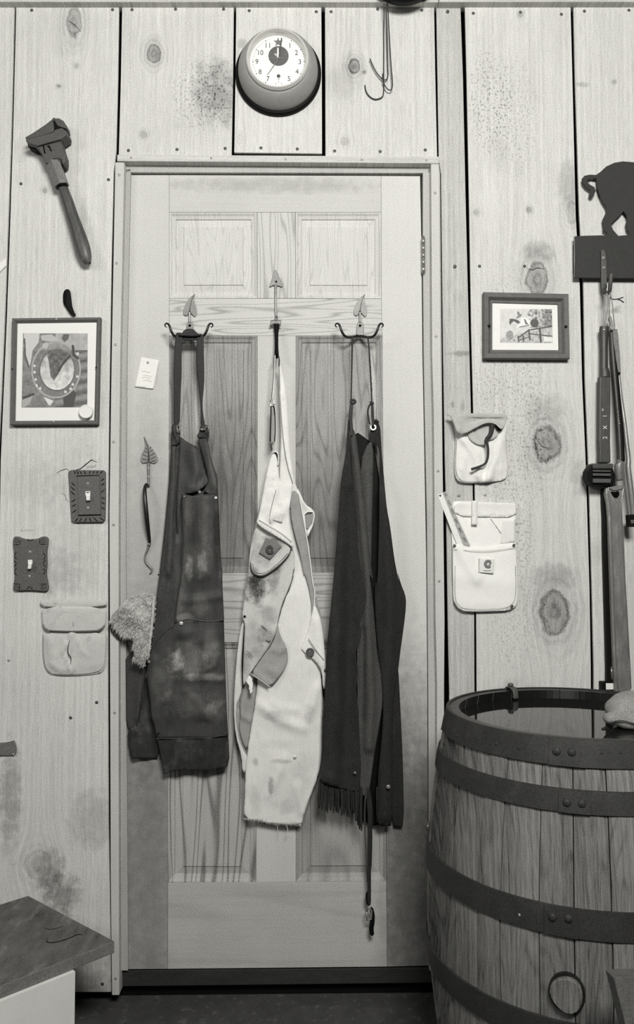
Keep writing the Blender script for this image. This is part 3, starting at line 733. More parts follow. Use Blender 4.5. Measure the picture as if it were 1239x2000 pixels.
prism('switch_plate', z6((92, 785), (105, 768), (135, 770), (165, 785), (218, 790), (275, 785), (300, 770), (330, 768), (347, 785), (345, 830), (335, 880), (338, 960), (332, 1050), (345, 1110), (350, 1150), (335, 1167), (300, 1165), (215, 1158), (135, 1162), (105, 1163), (92, 1145), (98, 1110), (105, 1050), (98, 960), (100, 880), (92, 830)), -.011, -.0005, m_plate, s2, .002, smooth=1)
for x, y in ((120, 798), (313, 798), (118, 1140), (318, 1132)):
    a, b = z6((x, y))[0]
    lathe('corner_ring', [(.0028, 0), (.0030, .0015), (.0058, .0015), (.0062, 0)], P(a, b, -.0108), m_cast, s2, seg=20)
    q = z6((x-26, y-26), (x+26, y-26), (x+26, y+26), (x-26, y+26))
for a, b in [((196, 788), (218, 803)), ((243, 788), (218, 803)), ((192, 1150), (212, 1130)), ((238, 1150), (212, 1130)),
             ((118, 880), (102, 908)), ((102, 908), (120, 935)), ((102, 940), (120, 962)), ((120, 962), (102, 990)), ((120, 995), (102, 1022)), ((102, 1022), (122, 1050)),
             ((312, 885), (330, 912)), ((330, 912), (312, 940)), ((330, 935), (312, 965)), ((312, 965), (332, 995)), ((315, 1000), (330, 1018)), ((330, 1018), (312, 1048)),
             ((92, 1110), (142, 1112)), ((142, 1112), (140, 1158)), ((300, 1112), (340, 1112)), ((300, 1112), (302, 1155)), ((288, 790), (288, 825)), ((288, 825), (335, 825)), ((145, 795), (145, 825)), ((100, 828), (145, 828))]:
    flute('groove', *z6(a, b), -.0112, s2, .95)
for x, y in z6((217, 881), (213, 1057)): dome('screw', x, y, -.0108, 3.0, m_nail2, s2, h=.4, seg=12)
toggle(s2, z6((200, 938), (232, 938), (232, 970), (200, 970)), z6((203, 966), (228, 966), (222, 1004), (198, 1004)))

# ------------------------------------------------------------------ note on the door
zA = Zm(220, 640, 4.165)
nt = thing('paper_note', 'white paper note pinned to the door left of the apron', 'note', P(287, 728, YD-.001))
cloth('sheet', zA((230, 240), (378, 265), (332, 498), (180, 480)), m_paper, nt, y=YD-.0035, res=5, th=.0004, sm=0, ymax=YD-.0006, roll=-.001, wob=.001)
dome('pin', *zA((287, 283))[0], YD-.0045, 2.4, m_nail2, nt)
m_faint = M('faint_ink', .70, .1, rough=.8, bump=0)
for y0_, x0_ in ((352, 238), (385, 250), (402, 240), (425, 250)):
    pts = [(x0_+k*9, y0_+(6 if k % 2 else -6)*(1 if k % 3 else .3)+k*1.2) for k in range(9)]
    ptube('handwriting', zA(*pts), .28, YD-.0052, m_faint, nt, seg=5, sm=0)

# ------------------------------------------------------------------ leaf door pull
lf = thing('door_pull', 'wrought iron door pull with a veined leaf top and wavy tail on the left stile', 'door handle', P(288, 980, YD-.001))
LEAF = zA((252, 875), (266, 905), (282, 940), (312, 975), (335, 1005), (362, 1050), (366, 1075), (352, 1098), (330, 1106), (308, 1094), (294, 1100), (276, 1096), (250, 1106), (230, 1090), (226, 1062), (238, 1020), (262, 985), (264, 940))
lfm = prism('leaf', LEAF, YD-.005, YD-.001, m_irong, lf, .0015, smooth=1)
ptube('leaf_vein', zA((256, 890), (284, 960), (294, 1020), (293, 1100)), [.4, .9, 1.3, 1.6], YD-.0052, m_iron, lfm, seg=8, flat=.6)
for a, b in [((282, 990), (262, 975)), ((286, 1020), (255, 998)), ((288, 1048), (244, 1030)), ((290, 1075), (238, 1066)), ((298, 985), (318, 968)), ((300, 1010), (332, 990)), ((300, 1045), (345, 1015)), ((300, 1075), (352, 1045)), ((310, 1090), (350, 1078))]:
    flute('leaf_rib', *zA(a, b), YD-.0052, lfm, .8, m_iron)
ptube('pull_stem', zA((293, 1100), (292, 1180), (294, 1260), (290, 1290)), [3.2, 2.4, 2.6, 3.2], YD-.005, m_irong, lf, seg=10)
for x, y in zA((293, 1142), (294, 1213)): dome('rivet', x, y, YD-.008, 2.6, m_nail2, lf)
ptube('pull_grip', zA((292, 1288), (275, 1268), (262, 1300), (262, 1360), (270, 1460), (282, 1580), (294, 1680), (302, 1740), (296, 1775)), [2, 2.6, 3.4, 4.0, 4.4, 4.3, 3.6, 3, 2.6], [YD-.006, YD-.012, YD-.022, YD-.030, YD-.034, YD-.030, YD-.020, YD-.008, YD-.006], m_iron, lf, seg=12, flat=1.0)
ptube('pull_tail', zA((296, 1765), (288, 1800), (264, 1850), (262, 1895), (285, 1930), (312, 1950), (322, 1975), (312, 1995), (300, 2000)), [3, 2.4, 1.8, 1.7, 1.8, 1.9, 1.8, 1.6, 1.0], YD-.005, m_steel, lf, seg=10)
dome('rivet', *zA((294, 1762))[0], YD-.010, 3.0, m_irong, lf)
dome('screw_hole', 309.5, 1122.5, YD-.0005, 1.6, m_black2, lf, h=.2)

# ------------------------------------------------------------------ hooks
zh = Zm(300, 560, 8.85)
def leaf_hook(dx, lab, hat):
    t = thing('coat_hook', lab, 'hook', P(370.6+dx, 620, YD-.001), 'leaf-topped double coat hooks')
    q = lambda *p: [(x+dx, y) for x, y in zh(*p)]
    lm = prism('leaf', q((722, 118), (700, 160), (692, 210), (702, 260), (725, 320), (742, 380), (746, 440), (738, 490), (715, 520), (685, 500), (658, 462), (625, 440), (600, 470), (575, 500), (550, 500), (520, 478), (512, 430), (520, 375), (548, 310), (590, 240), (625, 190), (670, 155)), YD-.005, YD-.001, m_irong, t, .0012, smooth=1)
    ptube('leaf_vein', q((716, 125), (676, 190), (648, 270), (632, 360), (625, 430)), [.3, .5, .6, .7, 1.0], YD-.0052, m_iron, lm, seg=6)
    dome('screw', *q((622, 435))[0], YD-.005, 2.3, m_black2, t)
    ptube('stem', q((622, 440), (624, 540), (624, 620)), [2.6, 2.2, 3.0], YD-.005, m_steel, t, seg=10)
    prism('back_plate', q((600, 600), (650, 600), (685, 650), (690, 800), (680, 850), (570, 850), (560, 800), (568, 650)), YD-.006, YD-.001, m_irong, t, .0015, smooth=1)
    dome('screw', *q((625, 672))[0], YD-.006, 2.9, m_black2, t)
    for s in (-1, 1):
        c = 612
        g = lambda *p: [((c+s*(x-c)), y) for x, y in p]
        pts = q(*g((c+10, 850), (700, 862), (790, 880), (860, 860), (905, 800), (935, 720), (955, 660), (985, 632), (1015, 640), (1030, 665), (1015, 695), (990, 700)))
        ptube('hook_arm', pts, [2.6, 2.6, 2.7, 2.6, 2.5, 2.4, 2.2, 1.8, 1.5, 1.3, 1.1, .8], [YD-.010, YD-.016, YD-.034, YD-.046, YD-.052, YD-.054, YD-.052, YD-.050, YD-.048, YD-.046, YD-.044, YD-.044], m_iron, t, seg=10)
    return t
leaf_hook(0, 'black iron double hook with leaf top holding the leather apron', 1)
leaf_hook(333.0, 'black iron double hook with leaf top holding the dark suede chaps', 0)
zm = Zm(500, 510, 9.52)
ah = thing('coat_hook', 'single arrow-topped iron hook in the middle holding the canvas apron', 'hook', P(538, 600, YD-.001))
prism('arrow_head', zm((365, 152), (330, 210), (305, 300), (278, 390), (250, 460), (255, 485), (285, 470), (320, 450), (380, 465), (435, 460), (480, 485), (497, 470), (498, 425), (455, 340), (410, 230)), YD-.005, YD-.001, m_irong, ah, .0012)
dome('screw', *zm((378, 382))[0], YD-.005, 2.3, m_black2, ah)
ptube('stem', zm((372, 440), (368, 600), (370, 850), (378, 1030)), [2.6, 2.2, 2.2, 2.6], YD-.006, m_steel, ah, seg=10)
lathe('ring', [(.0022, 0), (.0022, .004), (.0045, .004), (.0045, 0)], P(*zm((384, 1048))[0], YD-.008), m_iron, ah, seg=20)
cloth('cross_piece', zm((300, 1090), (345, 1095), (360, 1110), (400, 1112), (430, 1090), (465, 1092), (470, 1130), (460, 1160), (475, 1195), (440, 1180), (400, 1165), (340, 1168), (300, 1180), (258, 1200), (272, 1160), (272, 1115)), m_irong, ah, y=YD-.020, res=3, th=.003, sm=1, wob=.001)
ptube('hook_shaft', zm((384, 1150), (384, 1230), (384, 1350), (386, 1500), (386, 1640), (386, 1700), (386, 1775)), [6.5, 5.4, 3.6, 3.4, 3.5, 4.4, 4.2], [YD-.010, YD-.014, YD-.020, YD-.024, YD-.028, YD-.030, YD-.032], m_black2, ah, seg=12)
ptube('hook_tip', zm((386, 1700), (386, 1770), (386, 1790), (386, 1760), (386, 1720)), 3.6, [YD-.030, YD-.034, YD-.042, YD-.052, YD-.054], m_black2, ah, seg=10)

# ------------------------------------------------------------------ left leather apron
zB = Zm(200, 1080, 4.346)
APO = P(370, 1000, YD-.001)
ap = thing('leather_apron', 'dark scuffed leather farrier apron hanging by two straps from the left hook', 'apron', P(370, 1000, YD-.001))
m_thigh = wood('thigh_leather', .048, c1=.03, c2=.01, c3=.05, blot=.04, sx=20, seed=71, off=APO, rough=.6, bump=.5, stains=[
  (370, 1285, 40, 34, -1.6), (350, 1290, 12, 22, -2.2), (415, 1260, 16, 36, -1.6), (395, 1320, 50, 8, -2.2), (380, 1370, 60, 30, -1.0), (420, 1390, 22, 18, -1.2), (320, 1330, 20, 40, -.8), (430, 1230, 20, 30, .5), (370, 1240, 30, 12, .4), (400, 1400, 30, 12, .5)])
m_chest = wood('chest_leather', .050, c1=.04, c2=.02, c3=.05, blot=.04, sx=30, seed=72, off=APO, rough=.6, bump=.5, stains=[
  (372, 1000, 10, 30, -1.0), (390, 1090, 34, 34, -.8), (372, 1110, 8, 24, -2.0), (398, 1100, 10, 30, -1.6), (392, 1180, 18, 22, -1.0), (365, 1205, 16, 10, -2.0), (405, 1030, 14, 50, -.8), (350, 1150, 12, 60, -.8), (425, 1050, 8, 80, .6)])
def fc(nm, pts, m, par=ap, **k): return cloth(nm, pts, m, par, **k)
fc('side_flap', zB((196, 820), (385, 850), (372, 1000), (345, 1150), (292, 1482), (300, 1500), (202, 1500), (200, 1150)), m_leather3, y=.010, y2=.004, folds=[(zB((330, 900), (300, 1400)), 8, .006)])
fc('flap_hem', zB((215, 1488), (290, 1478), (335, 1250), (372, 1000), (405, 1200), (450, 1480), (490, 1740), (400, 1748), (300, 1745), (250, 1752), (222, 1650)), m_leather2, y=.008, y2=.006, folds=[(zB((250, 1500), (270, 1740)), 9, .010), (zB((372, 1050), (400, 1500), (430, 1740)), 8, -.008)])
OUT = zA((478, 930), (545, 880), (600, 925), (690, 975), (712, 900), (770, 905), (800, 1070), (822, 1140), (850, 1200), (862, 1400), (872, 1700), (890, 2000)) + zB((1020, 100), (1018, 250), (1030, 480), (1035, 700), (1045, 1000), (1055, 1300), (1065, 1500), (1082, 1810), (1000, 1830), (860, 1850), (760, 1832), (640, 1845), (560, 1860), (520, 1885), (505, 1780), (480, 1640), (452, 1540), (438, 1440), (412, 1300), (392, 1150), (380, 1020), (385, 900), (405, 815), (440, 560), (462, 350), (495, 100)) + zA((380, 2000), (410, 1750), (440, 1450), (466, 1150))
fc('back_panel', OUT, m_leather3, y=.002, y2=-.006, folds=[(zA((500, 980), (500, 1300), (470, 1700), (450, 2000)), 7, .012), (zA((535, 1000), (520, 1350), (520, 1700)), 5, -.008)])
# folded bib
fc('bib', zA((545, 882), (600, 925), (650, 950), (690, 972), (712, 1010), (735, 1100), (760, 1190), (778, 1245), (768, 1280), (728, 1302), (700, 1330), (640, 1345), (590, 1350), (560, 1370), (545, 1500), (530, 1700), (520, 1500), (528, 1300), (540, 1100), (548, 960)), m_leather3, y=-.008, y2=-.012, folds=[(zA((650, 1000), (680, 1180), (640, 1300)), 12, .012), (zA((778, 1245), (720, 1310)), 5, .006)], roll=-.002)
fc('bib_edge', zA((690, 890), (745, 890), (775, 910), (802, 1070), (830, 1150), (850, 1200), (858, 1300), (840, 1380), (780, 1345), (735, 1335), (775, 1260), (772, 1200), (745, 1090), (720, 1000)), m_leather3, y=-.004, y2=-.016, folds=[(zA((760, 930), (800, 1150), (830, 1300)), 8, .008)])
# vertical chest pocket panel
PK = zA((562, 1345), (600, 1362), (660, 1376), (720, 1368), (790, 1350), (830, 1368), (856, 1376), (864, 1480), (872, 1700), (890, 2000)) + zB((1018, 120), (1018, 250), (1030, 480), (1035, 590), (900, 600), (700, 590), (610, 612), (640, 380), (662, 250), (680, 50)) + zA((562, 1950), (572, 1600))
fc('chest_pocket', PK, m_chest, y=-.013, y2=-.020, folds=[(zB((690, 410), (800, 400), (1000, 370)), 6, .007), (zA((740, 1400), (740, 2000)), 22, .012), (zA((850, 1400), (880, 1990)), 6, -.004)])
LP = zB((612, 612), (640, 588), (700, 562), (760, 560), (860, 578), (950, 578), (1025, 566), (1038, 760), (1045, 1000), (1055, 1300), (1064, 1500), (1072, 1555), (1000, 1560), (860, 1570), (700, 1568), (560, 1570), (462, 1580), (440, 1450), (415, 1390), (408, 1250), (388, 1130), (378, 1010), (392, 880), (412, 820), (470, 740), (540, 660), (590, 625))
fc('thigh_panel', LP, m_thigh, y=-.020, y2=-.016, folds=[(zB((680, 1025), (840, 1020), (960, 950), (960, 800)), 5, .006), (zB((800, 1045), (930, 1060), (1010, 1080)), 4, .008), (zB((700, 1170), (800, 1260), (900, 1400)), 5, .005),
    (zB((930, 1310), (1010, 1290)), 5, .006), (zB((700, 700), (720, 800), (900, 700)), 16, .008), (zB((430, 900), (440, 1400)), 9, .006), (zB((520, 1100), (560, 1400)), 10, .005), (zB((590, 620), (410, 820)), 2, .003)], wob=.002)
fc('bottom_band', zB((440, 1440), (462, 1565), (700, 1562), (860, 1562), (1000, 1550), (1068, 1520), (1082, 1810), (1000, 1832), (860, 1852), (760, 1834), (640, 1845), (560, 1862), (520, 1888), (505, 1780), (480, 1650), (455, 1560)), m_leather2, y=-.010, y2=-.012, folds=[(zB((640, 1600), (620, 1820)), 9, .008), (zB((900, 1580), (880, 1820)), 12, .010), (zB((1060, 1600), (1070, 1800)), 5, -.006)])
ptube('seam', zA((572, 1350), (572, 1600), (564, 1950)) + zB((680, 60), (662, 250), (640, 400), (616, 600)), .9, -.019, m_dark, ap, seg=6)
ptube('seam', zB((612, 615), (540, 662), (470, 740), (412, 822)), .9, -.0225, m_dark, ap, seg=6)
m_edge = M('leather_edge', .13, .3, 100, .3, rough=.6)
ptube('pocket_edge', zB((640, 588), (700, 562), (760, 562), (860, 580), (950, 580), (1025, 567)), .7, -.0225, m_edge, ap, seg=6)
ptube('pocket_edge', zA((564, 1346), (600, 1362), (660, 1376), (720, 1368), (790, 1352), (830, 1368), (856, 1376)), .8, -.0155, m_edge, ap, seg=6)
ptube('hem_seam', zB((455, 1575), (700, 1571), (860, 1571), (1000, 1556), (1068, 1528)), .4, -.019, m_edge, ap, seg=6)
m_rivet = M('bright_rivet', .75, .1, rough=.3, metal=.5, bump=0)
for (x, y), r, Y in ((zA((840, 1385))[0], 3.0, -.016), (zA((582, 1373))[0], 2.2, -.016), (zA((708, 1337))[0], 3.2, -.024), (zB((670, 598))[0], 4.0, -.026), (zB((395, 925))[0], 3.2, -.024)):
    dome('rivet', x, y, Y, r, m_rivet if r > 3.5 or r == 3.0 else m_steel, ap, h=.35, seg=14)
dome('rivet', *zB((475, 1532))[0], -.022, 1.8, m_black2, ap)
def strap(nm, pts, wd, Y, m, par, th=.0022):
    L, R = [], []
    n = len(pts)
    for i in range(n):
        a, b = pts[max(i-1, 0)], pts[min(i+1, n-1)]
        dx, dy = b[0]-a[0], b[1]-a[1]; l = math.hypot(dx, dy) or 1
        w_ = (wd[i] if hasattr(wd, '__len__') else wd)/2
        L.append((pts[i][0]-dy/l*w_, pts[i][1]+dx/l*w_)); R.append((pts[i][0]+dy/l*w_, pts[i][1]-dx/l*w_))
    y1, y2 = (Y if hasattr(Y, '__len__') else (Y, Y))
    return cloth(nm, L+R[::-1], m, par, y=y1, y2=y2, res=3.5, th=th, sm=1, wob=.0008)
strap('neck_strap', zA((540, 40), (540, 95), (532, 180), (530, 280), (530, 370), (526, 500), (524, 650), (522, 790)), [14, 14, 14, 15, 15.5, 13.5, 12.5, 11.5], (-.030, -.006), m_strap, ap)
strap('neck_strap', zA((710, 50), (712, 95), (712, 180), (713, 280), (722, 420), (722, 520), (722, 600), (726, 700), (736, 800)), [14, 14, 14, 15.5, 12, 8, 4, 4.5, 9], (-.030, -.006), m_strap, ap)
cloth('strap_bight', zh((505, 790), (520, 760), (560, 732), (625, 724), (690, 732), (725, 765), (745, 795), (790, 815), (828, 830), (790, 845), (700, 855), (625, 858), (540, 850), (460, 845), (418, 830), (450, 812)), m_strap, ap, y=-.030, res=3, th=.010, roll=-.004, folds=[(zh((460, 832), (800, 832)), 2.5, .004)])
cloth('strap_bight', zh((395, 850), (540, 856), (720, 856), (865, 850), (862, 905), (740, 925), (500, 925), (380, 905)), m_strap, ap, y=-.026, res=3, th=.004)
for pts, bx in ((zA((478, 785), (545, 783), (550, 870), (540, 950), (490, 962), (472, 930), (482, 860)), zA((498, 905), (530, 905), (545, 950), (530, 925), (480, 925))),
                (zA((712, 800), (745, 785), (785, 800), (783, 870), (775, 940), (765, 900), (750, 890), (700, 898), (682, 885), (705, 850)), None)):
    cloth('buckle_loop', pts, m_leather2, ap, y=-.010, res=3, th=.006, roll=.0, folds=[([pts[0], pts[3]], 3, .004)])
ptube('buckle', zA((525, 795), (547, 795), (548, 850), (527, 850), (525, 795)), 1.2, -.018, m_steel, ap, seg=8, sm=0)
ptube('buckle', zA((712, 822), (752, 830), (765, 800), (780, 810), (778, 850)), 1.2, -.018, m_steel, ap, seg=8, sm=0)
ptube('buckle_pin', zA((526, 830), (548, 833)), .9, -.0195, m_chrome, ap, seg=6)
ptube('buckle_pin', zA((714, 828), (740, 832)), .9, -.0195, m_chrome, ap, seg=6)

# ------------------------------------------------------------------ sheepskin
fz = thing('sheepskin', 'shaggy scrap of pale sheepskin hanging beside the leather apron over the door edge', 'sheepskin', P(255, 1220, -.01))
m_fleece = M('fleece', .50, .3, 60, .35, 500, rough=1, spots=.55, scs=30, bump=.6, spec=.05)
m_fle2 = M('fleece_side', .50, .25, 80, .3, rough=1, spec=.05)
FO = zB((240, 372), (300, 350), (380, 346), (450, 370), (446, 420), (436, 520), (425, 620), (405, 760), (395, 860), (365, 905), (350, 955), (335, 930), (300, 910), (272, 905), (282, 800), (275, 730), (240, 700), (205, 705), (170, 690), (120, 650), (75, 600), (72, 560), (95, 520), (150, 460), (200, 410))
fo = cloth('hide', FO, m_fleece, fz, y=-.022, y2=-.030, res=4, th=.008, rag=3, wob=.008, wsc=.09, folds=[(zB((180, 470), (330, 560), (330, 850)), 16, .018)], ymax=-.004)
cloth('hide_edge', zB((425, 372), (452, 372), (446, 440), (430, 620), (405, 830), (385, 870), (395, 740), (415, 560)), m_fle2, fz, y=-.040, y2=-.040, res=3.5, th=.004, rag=1)
cloth('hide_underside', zB((75, 590), (60, 640), (110, 720), (150, 745), (135, 680), (200, 720), (225, 790), (270, 830), (275, 720), (200, 670), (120, 610)), m_leather2, fz, y=-.020, res=4, th=.004, rag=2.5)
hv, hf = [], []
mesh = fo.data; offz = rootloc(fz)
rnd = random.Random(4)
vs = [v.co + offz for v in mesh.vertices[:len(mesh.vertices)//2]]
for i in range(2600):
    p = rnd.choice(vs); L = rnd.uniform(.004, .013)*(1.2 if p.z < P(0, 1225).z else .8)
    dx = rnd.uniform(-.6, .25); d = Vector((dx, rnd.uniform(-.5, -.05), -1)).normalized()*L
    q = Vector((p.x+rnd.uniform(-.004, .004), p.y-.001, p.z+rnd.uniform(-.004, .004)))
    sw_ = Vector((rnd.uniform(.0005, .0011), 0, rnd.uniform(-.0004, .0004)))
    n = len(hv); hv += [q-sw_, q+sw_, q+d*.6+sw_*.6+Vector((0, -.001, 0)), q+d+Vector((rnd.uniform(-.003, .003), 0, 0)), q+d*.6-sw_*.6]
    hf += [(n, n+1, n+2, n+4), (n+4, n+2, n+3)]
wool = obj('wool', hv, hf, m_fleece, fz); wool['kind'] = 'stuff'

# ------------------------------------------------------------------ canvas apron
zC = Zm(440, 640, 4.0); zD = Zm(430, 1100, 3.704)
CAO = P(540, 1000, YD-.001)
ca = thing('canvas_apron', 'pale stained canvas apron cut from old overalls, hung on the middle hook', 'apron', P(540, 1000, YD-.001))
m_frontc = wood('front_canvas', .62, c1=.05, c2=.08, c3=.32, blot=.10, sx=60, seed=75, off=CAO, rough=.95, bump=.3, stains=[
  (500, 1150, 24, 30, .85), (495, 1130, 14, 20, .7), (535, 1135, 12, 30, .45), (540, 1090, 14, 40, .3), (515, 1110, 26, 20, .35), (520, 1240, 16, 20, .45), (500, 1250, 20, 40, .25), (525, 1200, 20, 20, .3), (480, 1290, 14, 30, .3), (490, 1050, 22, 16, .3)])
m_mainc = wood('main_canvas', .80, c1=.03, c2=.08, c3=.32, blot=.03, sx=60, seed=76, off=CAO, rough=.95, bump=.3, stains=[
  (540, 1395, 26, 12, .28), (530, 1530, 6, 16, .5), (550, 1482, 20, 5, .3), (560, 1570, 30, 16, .2), (500, 1560, 12, 30, .15), (605, 1390, 12, 20, .2), (500, 1485, 6, 8, .3), (590, 1500, 20, 30, .12), (545, 1450, 40, 10, .1)])
m_pockc = wood('pocket_canvas', .60, c1=.05, c2=.08, c3=.32, blot=.10, sx=60, seed=77, off=CAO, rough=.95, bump=.3, stains=[(512, 1085, 20, 22, .4), (545, 1060, 16, 14, .55), (535, 1050, 20, 10, .45), (495, 1115, 12, 10, .4)])
def cc(nm, pts, m, **k): return cloth(nm, pts, m, ca, **k)
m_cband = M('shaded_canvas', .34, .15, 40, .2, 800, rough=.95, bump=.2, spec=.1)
# underside / back layers
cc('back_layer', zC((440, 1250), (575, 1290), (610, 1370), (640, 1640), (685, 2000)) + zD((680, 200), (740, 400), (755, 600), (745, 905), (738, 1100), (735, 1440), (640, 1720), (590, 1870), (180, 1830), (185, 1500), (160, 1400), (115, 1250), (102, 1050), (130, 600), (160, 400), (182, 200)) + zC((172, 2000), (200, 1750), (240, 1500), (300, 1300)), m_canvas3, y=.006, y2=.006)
cc('left_hem_strip', zD((158, 425), (182, 420), (172, 600), (160, 880), (150, 950), (110, 1050), (125, 1240), (165, 1350), (202, 1400), (195, 1515), (160, 1512), (158, 1400), (112, 1250), (98, 1040), (110, 820), (128, 600)), m_canvas2, y=-.006, roll=-.003)
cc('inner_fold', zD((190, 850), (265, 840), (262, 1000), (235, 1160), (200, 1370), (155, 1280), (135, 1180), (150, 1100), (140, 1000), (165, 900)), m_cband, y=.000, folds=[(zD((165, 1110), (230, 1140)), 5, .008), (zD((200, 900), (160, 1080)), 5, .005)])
# strap sheet rising to the hook
cc('tall_strap', zC((417, 275), (430, 280), (465, 430), (484, 570), (498, 780), (508, 960), (545, 1210), (580, 1300), (560, 1420), (500, 1420), (430, 1240), (425, 1180), (432, 1000), (436, 800), (424, 560)), m_canvas, y=-.020, y2=-.014, roll=-.0015, folds=[(zC((440, 500), (470, 900), (520, 1220)), 5, .006)])
ptube('seam', zC((422, 300), (432, 600), (455, 900), (490, 1100), (530, 1215)), .8, -.0235, m_seam, ca, seg=6)
cc('right_loop', zC((560, 1240), (590, 1300), (625, 1380), (680, 1415), (700, 1445), (700, 1475), (680, 1560), (640, 1640), (625, 1560), (600, 1440), (575, 1350)), m_canvas, y=-.010, roll=-.003, folds=[(zC((590, 1320), (660, 1420)), 8, .008)])
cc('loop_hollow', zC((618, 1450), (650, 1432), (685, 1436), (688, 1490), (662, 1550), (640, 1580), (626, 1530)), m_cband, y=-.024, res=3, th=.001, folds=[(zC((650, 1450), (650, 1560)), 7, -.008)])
cc('loop_rim', zC((608, 1460), (640, 1430), (685, 1428), (700, 1450), (700, 1480), (685, 1550), (645, 1635), (640, 1600), (678, 1540), (690, 1480), (688, 1444), (650, 1438), (622, 1460), (632, 1560), (642, 1640), (636, 1640), (616, 1540)), m_canvas, y=-.027, res=2.5, th=.002, sm=0)
# main pale cloth
MAIN = zC((500, 1380), (560, 1560), (600, 1700), (625, 1850), (650, 2000)) + zD((640, 60), (668, 200), (690, 300), (735, 500), (750, 650), (728, 800), (736, 900), (745, 1000), (742, 1100), (735, 1200), (738, 1300), (732, 1440), (705, 1545), (680, 1620), (640, 1720), (605, 1830), (592, 1893), (480, 1893), (420, 1890), (300, 1868), (172, 1850), (178, 1700), (186, 1500), (198, 1370), (222, 1200), (250, 1050), (268, 900), (272, 830), (330, 700), (390, 560), (415, 450), (455, 300), (525, 140), (540, 0)) + zC((530, 1900), (520, 1720), (500, 1560))
cc('main_cloth', MAIN, m_mainc, y=-.010, y2=-.014, rag=1.2, res=7, folds=[(zD((300, 1030), (420, 1130), (600, 1200)), 9, .008), (zD((640, 1100), (680, 1000), (700, 900)), 9, .008), (zD((520, 300), (560, 900), (500, 1500)), 55, .014), (zD((470, 1400), (420, 1540), (350, 1680)), 5, .006), (zD((560, 1620), (600, 1800)), 8, .007), (zD((380, 1010), (420, 1050), (560, 1060)), 6, .005)], wob=.003)
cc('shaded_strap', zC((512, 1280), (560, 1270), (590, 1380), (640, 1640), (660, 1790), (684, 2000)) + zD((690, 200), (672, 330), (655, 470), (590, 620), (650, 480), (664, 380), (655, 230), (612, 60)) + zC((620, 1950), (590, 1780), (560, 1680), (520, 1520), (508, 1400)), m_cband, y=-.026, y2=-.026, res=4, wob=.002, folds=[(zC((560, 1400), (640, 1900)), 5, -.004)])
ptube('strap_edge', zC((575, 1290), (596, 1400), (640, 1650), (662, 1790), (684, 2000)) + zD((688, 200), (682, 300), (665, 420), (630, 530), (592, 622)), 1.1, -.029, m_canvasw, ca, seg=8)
cc('right_flap', zD((672, 330), (690, 300), (735, 420), (752, 560), (762, 700), (772, 770), (766, 905), (745, 912), (738, 780), (690, 705), (590, 632), (592, 600), (640, 490)), m_canvas, y=-.032, y2=-.032, roll=.002, folds=[(zD((700, 420), (740, 740)), 9, .006)])
ptube('seam', zD((640, 545), (700, 640), (752, 700)), .7, -.039, m_seam, ca, seg=6)
lathe('button', [(.0105, 0), (.0105, .003), (.009, .0042), (.004, .0032), (0, .0035)], P(*zD((652, 643))[0], -.036), m_cast, ca, seg=20)
ptube('button_slot', zD((648, 632), (655, 656)), .7, -.0402, m_nail2, ca, seg=6)
dome('hem_button', *zD((764, 775))[0], -.036, 3.2, m_cast, ca)
# left front with its pocket
FRONT = zC((220, 1600), (255, 1545), (330, 1560), (480, 1640), (535, 1720), (545, 1800), (542, 1920)) + zD((538, 20), (520, 120), (485, 210), (450, 290), (425, 380), (415, 450), (385, 560), (320, 660), (220, 790), (180, 880), (163, 880), (172, 600), (182, 430), (158, 400), (182, 200), (205, 40)) + zC((178, 1950), (185, 1850), (200, 1700))
cc('front_panel', FRONT, m_frontc, y=-.022, y2=-.020, folds=[(zD((300, 300), (280, 600)), 20, .010), (zD((520, 120), (420, 440), (230, 780)), 4, .005), (zC((210, 1900), (200, 2000)), 8, .006)], wob=.003)
m_blot = M('dark_stain', .10, .5, 60, .4, rough=1)
cc('pocket', zC((252, 1640), (330, 1622), (420, 1650), (515, 1712), (505, 1770), (440, 1850), (350, 1920), (290, 1948), (235, 1935), (205, 1900), (198, 1840), (215, 1740)), m_pockc, y=-.031, y2=-.031, folds=[(zC((230, 1880), (300, 1920), (420, 1840)), 7, .004)])
ptube('seam', zC((198, 1835), (200, 1890), (230, 1932), (290, 1942), (350, 1912), (440, 1842), (508, 1765), (517, 1712)), 1.0, -.0345, m_dark, ca, seg=6)
ptube('seam', zC((215, 1845), (222, 1890), (250, 1918), (300, 1920), (350, 1895), (430, 1828), (490, 1760)), .6, -.0350, m_seam, ca, seg=6)
m_labelc = M('label_cloth', .20, .2, 60, .2, rough=.9)
LB = zC((318, 1640), (398, 1665), (440, 1710), (350, 1812), (265, 1758))
cc('pocket_label', LB, m_labelc, y=-.0370, res=3, sm=0, th=.001, wob=.0003)
m_lab = M('label_print', .07, .2, rough=.9, bump=0)
def cmark(cx_, cy_, r, Y, m, par, ang=0):
    pts = []
    for k in range(13):
        a = math.radians(40+ang+k*23.3); pts.append((cx_+r*.72*math.cos(a), cy_-r*.72*math.sin(a)))
    ptube('printed_mark', pts, [r*.28]+[r*.36]*11+[r*.2], Y, m, par, seg=8, flat=.12, sm=1)
    a = math.radians(40+ang)
    ptube('printed_mark', [(cx_+r*.72*math.cos(a), cy_-r*.72*math.sin(a)), (cx_+r*.5*math.cos(a-1.2), cy_-r*.3*math.sin(a-1.2)), (cx_+r*.1, cy_+r*.1)], [r*.28, r*.2, r*.1], Y, m, par, seg=8, flat=.12, sm=1)
cmark(*zC((352, 1735))[0], 8.5, -.0400, m_lab, ca, 20)
